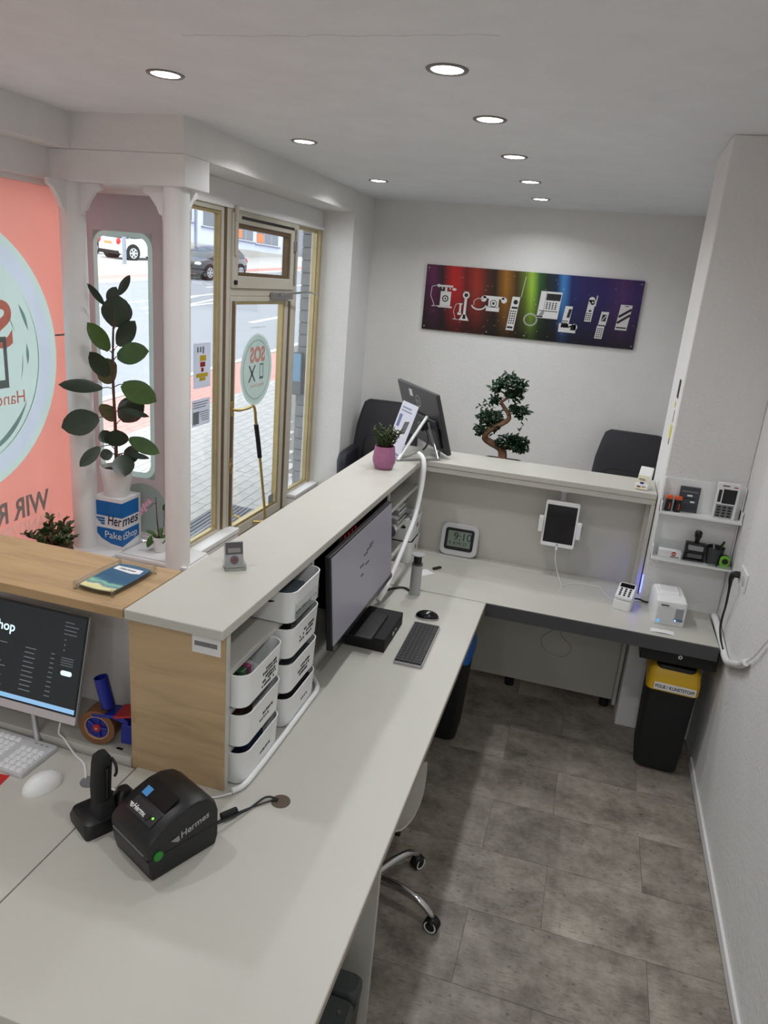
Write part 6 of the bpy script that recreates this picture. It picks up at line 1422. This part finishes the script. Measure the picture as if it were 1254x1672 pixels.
# ---------------------------------------------------------------- right wall socket and cables
so_ = thing('wall_socket', 'double white wall socket on the right wall with a black plug', 'socket', (XR, 3.36, 1.03))
box(-.010, 0, -.075, .075, 0, .085).build('cover_plate', PLAST_W, so_, bevel=.003)
for yy in (-.036, .036): MB().cyl((-.0105, yy, .042), (-.0135, yy, .042), .024, n=20).build('socket_insert', M('socket_grey', (196, 196, 194), .5), so_)
single('plug_cable', MB().tube([(.766, 3.396, 1.072), (.742, 3.398, 1.072), (.731, 3.40, 1.05), (.735, 3.405, 1.0), (.745, 3.44, .90), (.75, 3.475, .83), (.752, 3.47, .77), (.752, 3.40, .742), (.753, 3.32, .73)], [.016, .016, .011, .006, .005, .005, .005, .005, .005], 8), BLACK, 'black plug and cable hanging from the wall socket', 'cable', smooth=True)
single('cable_hose', MB().tube([(.752, 3.655, .755), (.7525, 3.58, .754), (.7555, 3.46, .738), (.757, 3.30, .718), (.757, 3.21, .727), (.757, 3.12, .765), (.757, 3.0, .822), (.757, 2.93, .87)], .015, 12), PLAST_W, 'white cable hose bending along the right wall at the desk end', 'cable hose', smooth=True)
single('cable', MB().tube([(.758, 2.95, .86), (.760, 2.86, .93), (.762, 2.78, 1.02), (.762, 2.70, 1.10), (.762, 2.60, 1.16)], .004, 6), PLAST_W, 'thin white cable leaving the hose up the right wall', 'cable', smooth=True)
# ---------------------------------------------------------------- cash drawer and bins
cdw = thing('cash_drawer', 'flat black cash drawer hanging under the return desk', 'cash drawer', (.585, 3.50, .605))
box(-.175, .165, -.165, .17, 0, .085).build('case', BLACK, cdw, bevel=.003); box(-.172, .162, -.169, -.165, .004, .076).build('front', BLACKM, cdw, bevel=.002); MB().cyl((.0, -.169, .045), (.0, -.174, .045), .010, n=20).build('lock', CHROME, cdw, smooth=True); MB().cyl((.0, -.174, .045), (.0, -.1745, .045), .004, n=12).build('keyhole', BLACK, cdw)
for s in (-1, 1): box(s*.16-.012, s*.16+.012 if s < 0 else s*.155, -.15, .15, .085, .109).build('mount_rail', LAMD, cdw)
def waste(name, label, loc, lidm, rz=0, sc=1.0):
    t = thing(name, label, 'waste bin', loc, rz)
    MB().loft([rloop(.17*sc, .24*sc, .03, 0, 0, 0, 5), rloop(.20*sc, .28*sc, .03, .02, 0, 0, 5), rloop(.225*sc, .325*sc, .03, .47, 0, 0, 5)]).build('body', BLACKM, t, smooth=True)
    MB().loft([rloop(.238*sc, .338*sc, .035, .455, 0, 0, 5), rloop(.240*sc, .34*sc, .035, .50, 0, 0, 5), rloop(.225*sc, .32*sc, .035, .555, 0, .0, 5), rloop(.19*sc, .28*sc, .03, .575, 0, 0, 5)]).build('lid_ring', lidm, t, smooth=True)
    MB().loft([rloop(.19*sc, .285*sc, .03, .545, 0, -.012, 5), rloop(.18*sc, .28*sc, .03, .582, 0, -.010, 5), rloop(.14*sc, .24*sc, .03, .590, 0, -.010, 5)]).build('flap', BLACK, t, smooth=True)
    return t
wb = waste('waste_bin', 'black waste bin with yellow lid and FOLIE / KUNSTSTOFF label', (.594, 3.505, 0), YELLOW, math.radians(-3))
box(-.085, .102, -.1722, -.169, .462, .498).build('label', PAPER, wb)
text('FOLIE / KUNSTSTOFF', .0235, (-.080, -.1724, .4715), (1, 0, 0), (0, 0, 1), .0002, bold=.0006, sx=.80).build('lettering', INK, wb)
MB().prism([(-.035, -.02), (.03, -.02), (.035, .0), (.02, -.01), (.008, .012), (-.008, -.008), (-.03, .014)], 'z', .5905, .5915).build('recycling_mark', PLAST_G, wb)
wb2 = waste('waste_bin', 'black waste bin with blue lid under the long desk', (-.532, 3.29, 0), M('blue_lid', (18, 92, 176), .4), math.radians(90), 1.0)
# ---------------------------------------------------------------- office chair
oc2 = thing('office_chair', 'white shell office chair with chrome star base under the desk', 'office chair', (-.49, 2.105, 0))
for k in range(5):
    a = math.radians(60-72*k); c, s = math.cos(a), math.sin(a)
    MB().tube([(.02*c, .02*s, .115), (.10*c, .10*s, .118), (.19*c, .19*s, .105), (.235*c, .235*s, .075), (.247*c, .247*s, .060)], [.018, .016, .014, .012, .009], 10).build('base_arm', CHROME, oc2, smooth=True)
    hx, hy = .25*c, .25*s; px_, py_ = -s, c
    cst = MB().cyl((hx-px_*.018, hy-py_*.018, .030), (hx+px_*.018, hy+py_*.018, .030), .028, n=20).build('caster', RUBBER, oc2, bevel=.004)
    for q in (-1, 1):
        L = [[(hx+px_*y_+r*math.cos(2*PI*i/20)*c, hy+py_*y_+r*math.cos(2*PI*i/20)*s, .030+r*math.sin(2*PI*i/20)) for i in range(20)] for r, y_ in ((.023, q*.0182), (.023, q*.0195), (.018, q*.0195), (.018, q*.0182))]
        MB().loft(L+[L[0]], False, False).build('wheel_ring', PLAST_W, cst)
    MB().sphere((hx, hy, .040), (.026, .026, .022), 12, 6).build('caster_hood', BLACK, oc2, smooth=True)
MB().cyl((0, 0, .10), (0, 0, .40), .022, n=16).build('gas_lift', CHROME, oc2, smooth=True)
def shell(z, dx): pass
mb = MB(); nx, ny = 10, 10; top_ = []; 
for i in range(nx+1):
    row_ = []
    for j in range(ny+1):
        u = -1+2*i/nx; v = -1+2*j/ny
        x = -.085+.225*u*(1-.10*v*v); y = .03+.21*v*(1-.10*u*u); z = .425+.030*abs(v)**2.5+(-.02 if u < .6 else .035*(u-.6)/.4)*1.0
        row_.append((x, y, z))
    top_.append(row_)
vs = [p for r in top_ for p in r]; N1 = ny+1; n0 = len(vs); vs += [(x, y, z-.008) for x, y, z in vs]
fs = []
for i in range(nx):
    for j in range(ny):
        a = i*N1+j; fs.append((a, a+1, a+N1+1, a+N1)); fs.append((n0+a, n0+a+N1, n0+a+N1+1, n0+a+1))
edge = [j for j in range(N1)]+[i*N1+ny for i in range(1, nx+1)]+[nx*N1+j for j in range(ny-1, -1, -1)]+[i*N1 for i in range(nx-1, 0, -1)]
for a, b in zip(edge, edge[1:]+edge[:1]): fs.append((a, b, n0+b, n0+a))
MB().add(vs, fs).build('seat_shell', WHITECAP, oc2, smooth=True)
MB().loft([rloop(.03, .34, .012, .42, -.30, .03, 3), rloop(.025, .36, .012, .55, -.335, .03, 3), rloop(.02, .34, .010, .66, -.345, .03, 3), rloop(.015, .26, .006, .69, -.347, .03, 3)]).build('backrest', WHITECAP, oc2, smooth=True)
MB().box(-.10, .10, -.08, .08, .385, .405).build('seat_plate', BLACK, oc2, bevel=.004)
# dark container under the near desk
dc = thing('storage_box', 'dark grey lidded plastic box under the near end of the desk', 'box', (-.468, 1.365, 0))
MB().loft([rloop(.21, .31, .02, .001, 0, 0, 4), rloop(.225, .33, .02, .265, 0, 0, 4), rloop(.23, .335, .022, .295, 0, 0, 4)]).build('body', M('anthracite_box', (50, 53, 52), .45), dc, smooth=True)
MB().loft([rloop(.232, .075, .022, .297, 0, .13, 4), rloop(.232, .075, .022, .320, 0, .13, 4), rloop(.215, .06, .02, .333, 0, .13, 4)]).build('rear_lid', M('anthracite_lid', (60, 64, 63), .42), dc, smooth=True)
MB().loft([rloop(.232, .255, .022, .297, 0, -.04, 4), rloop(.232, .255, .022, .315, 0, -.04, 4), rloop(.215, .24, .02, .327, 0, -.04, 4)]).build('front_lid', bpy.data.materials['anthracite_lid'], dc, smooth=True)
MB().cyl((.085, .04, .327), (.085, .04, .330), .006, n=10).build('rivet', CHROME, dc)
# cables hanging under the return desk
single('cable', MB().tube([(.06, 3.40, .713), (.0, 3.42, .62), (-.05, 3.45, .55), (-.02, 3.46, .48), (.07, 3.47, .46), (.10, 3.47, .52), (.04, 3.44, .60), (.065, 3.42, .70)], .002, 6), PLAST_G, 'thin grey cable loop hanging under the return desk', 'cable', smooth=True)
single('cable', MB().tube([(.27, 3.42, .713), (.31, 3.43, .65), (.36, 3.44, .635), (.405, 3.45, .65), (.415, 3.46, .67)], .005, 6), BLACK, 'black cable sagging from the return desk to the cash drawer', 'cable', smooth=True)
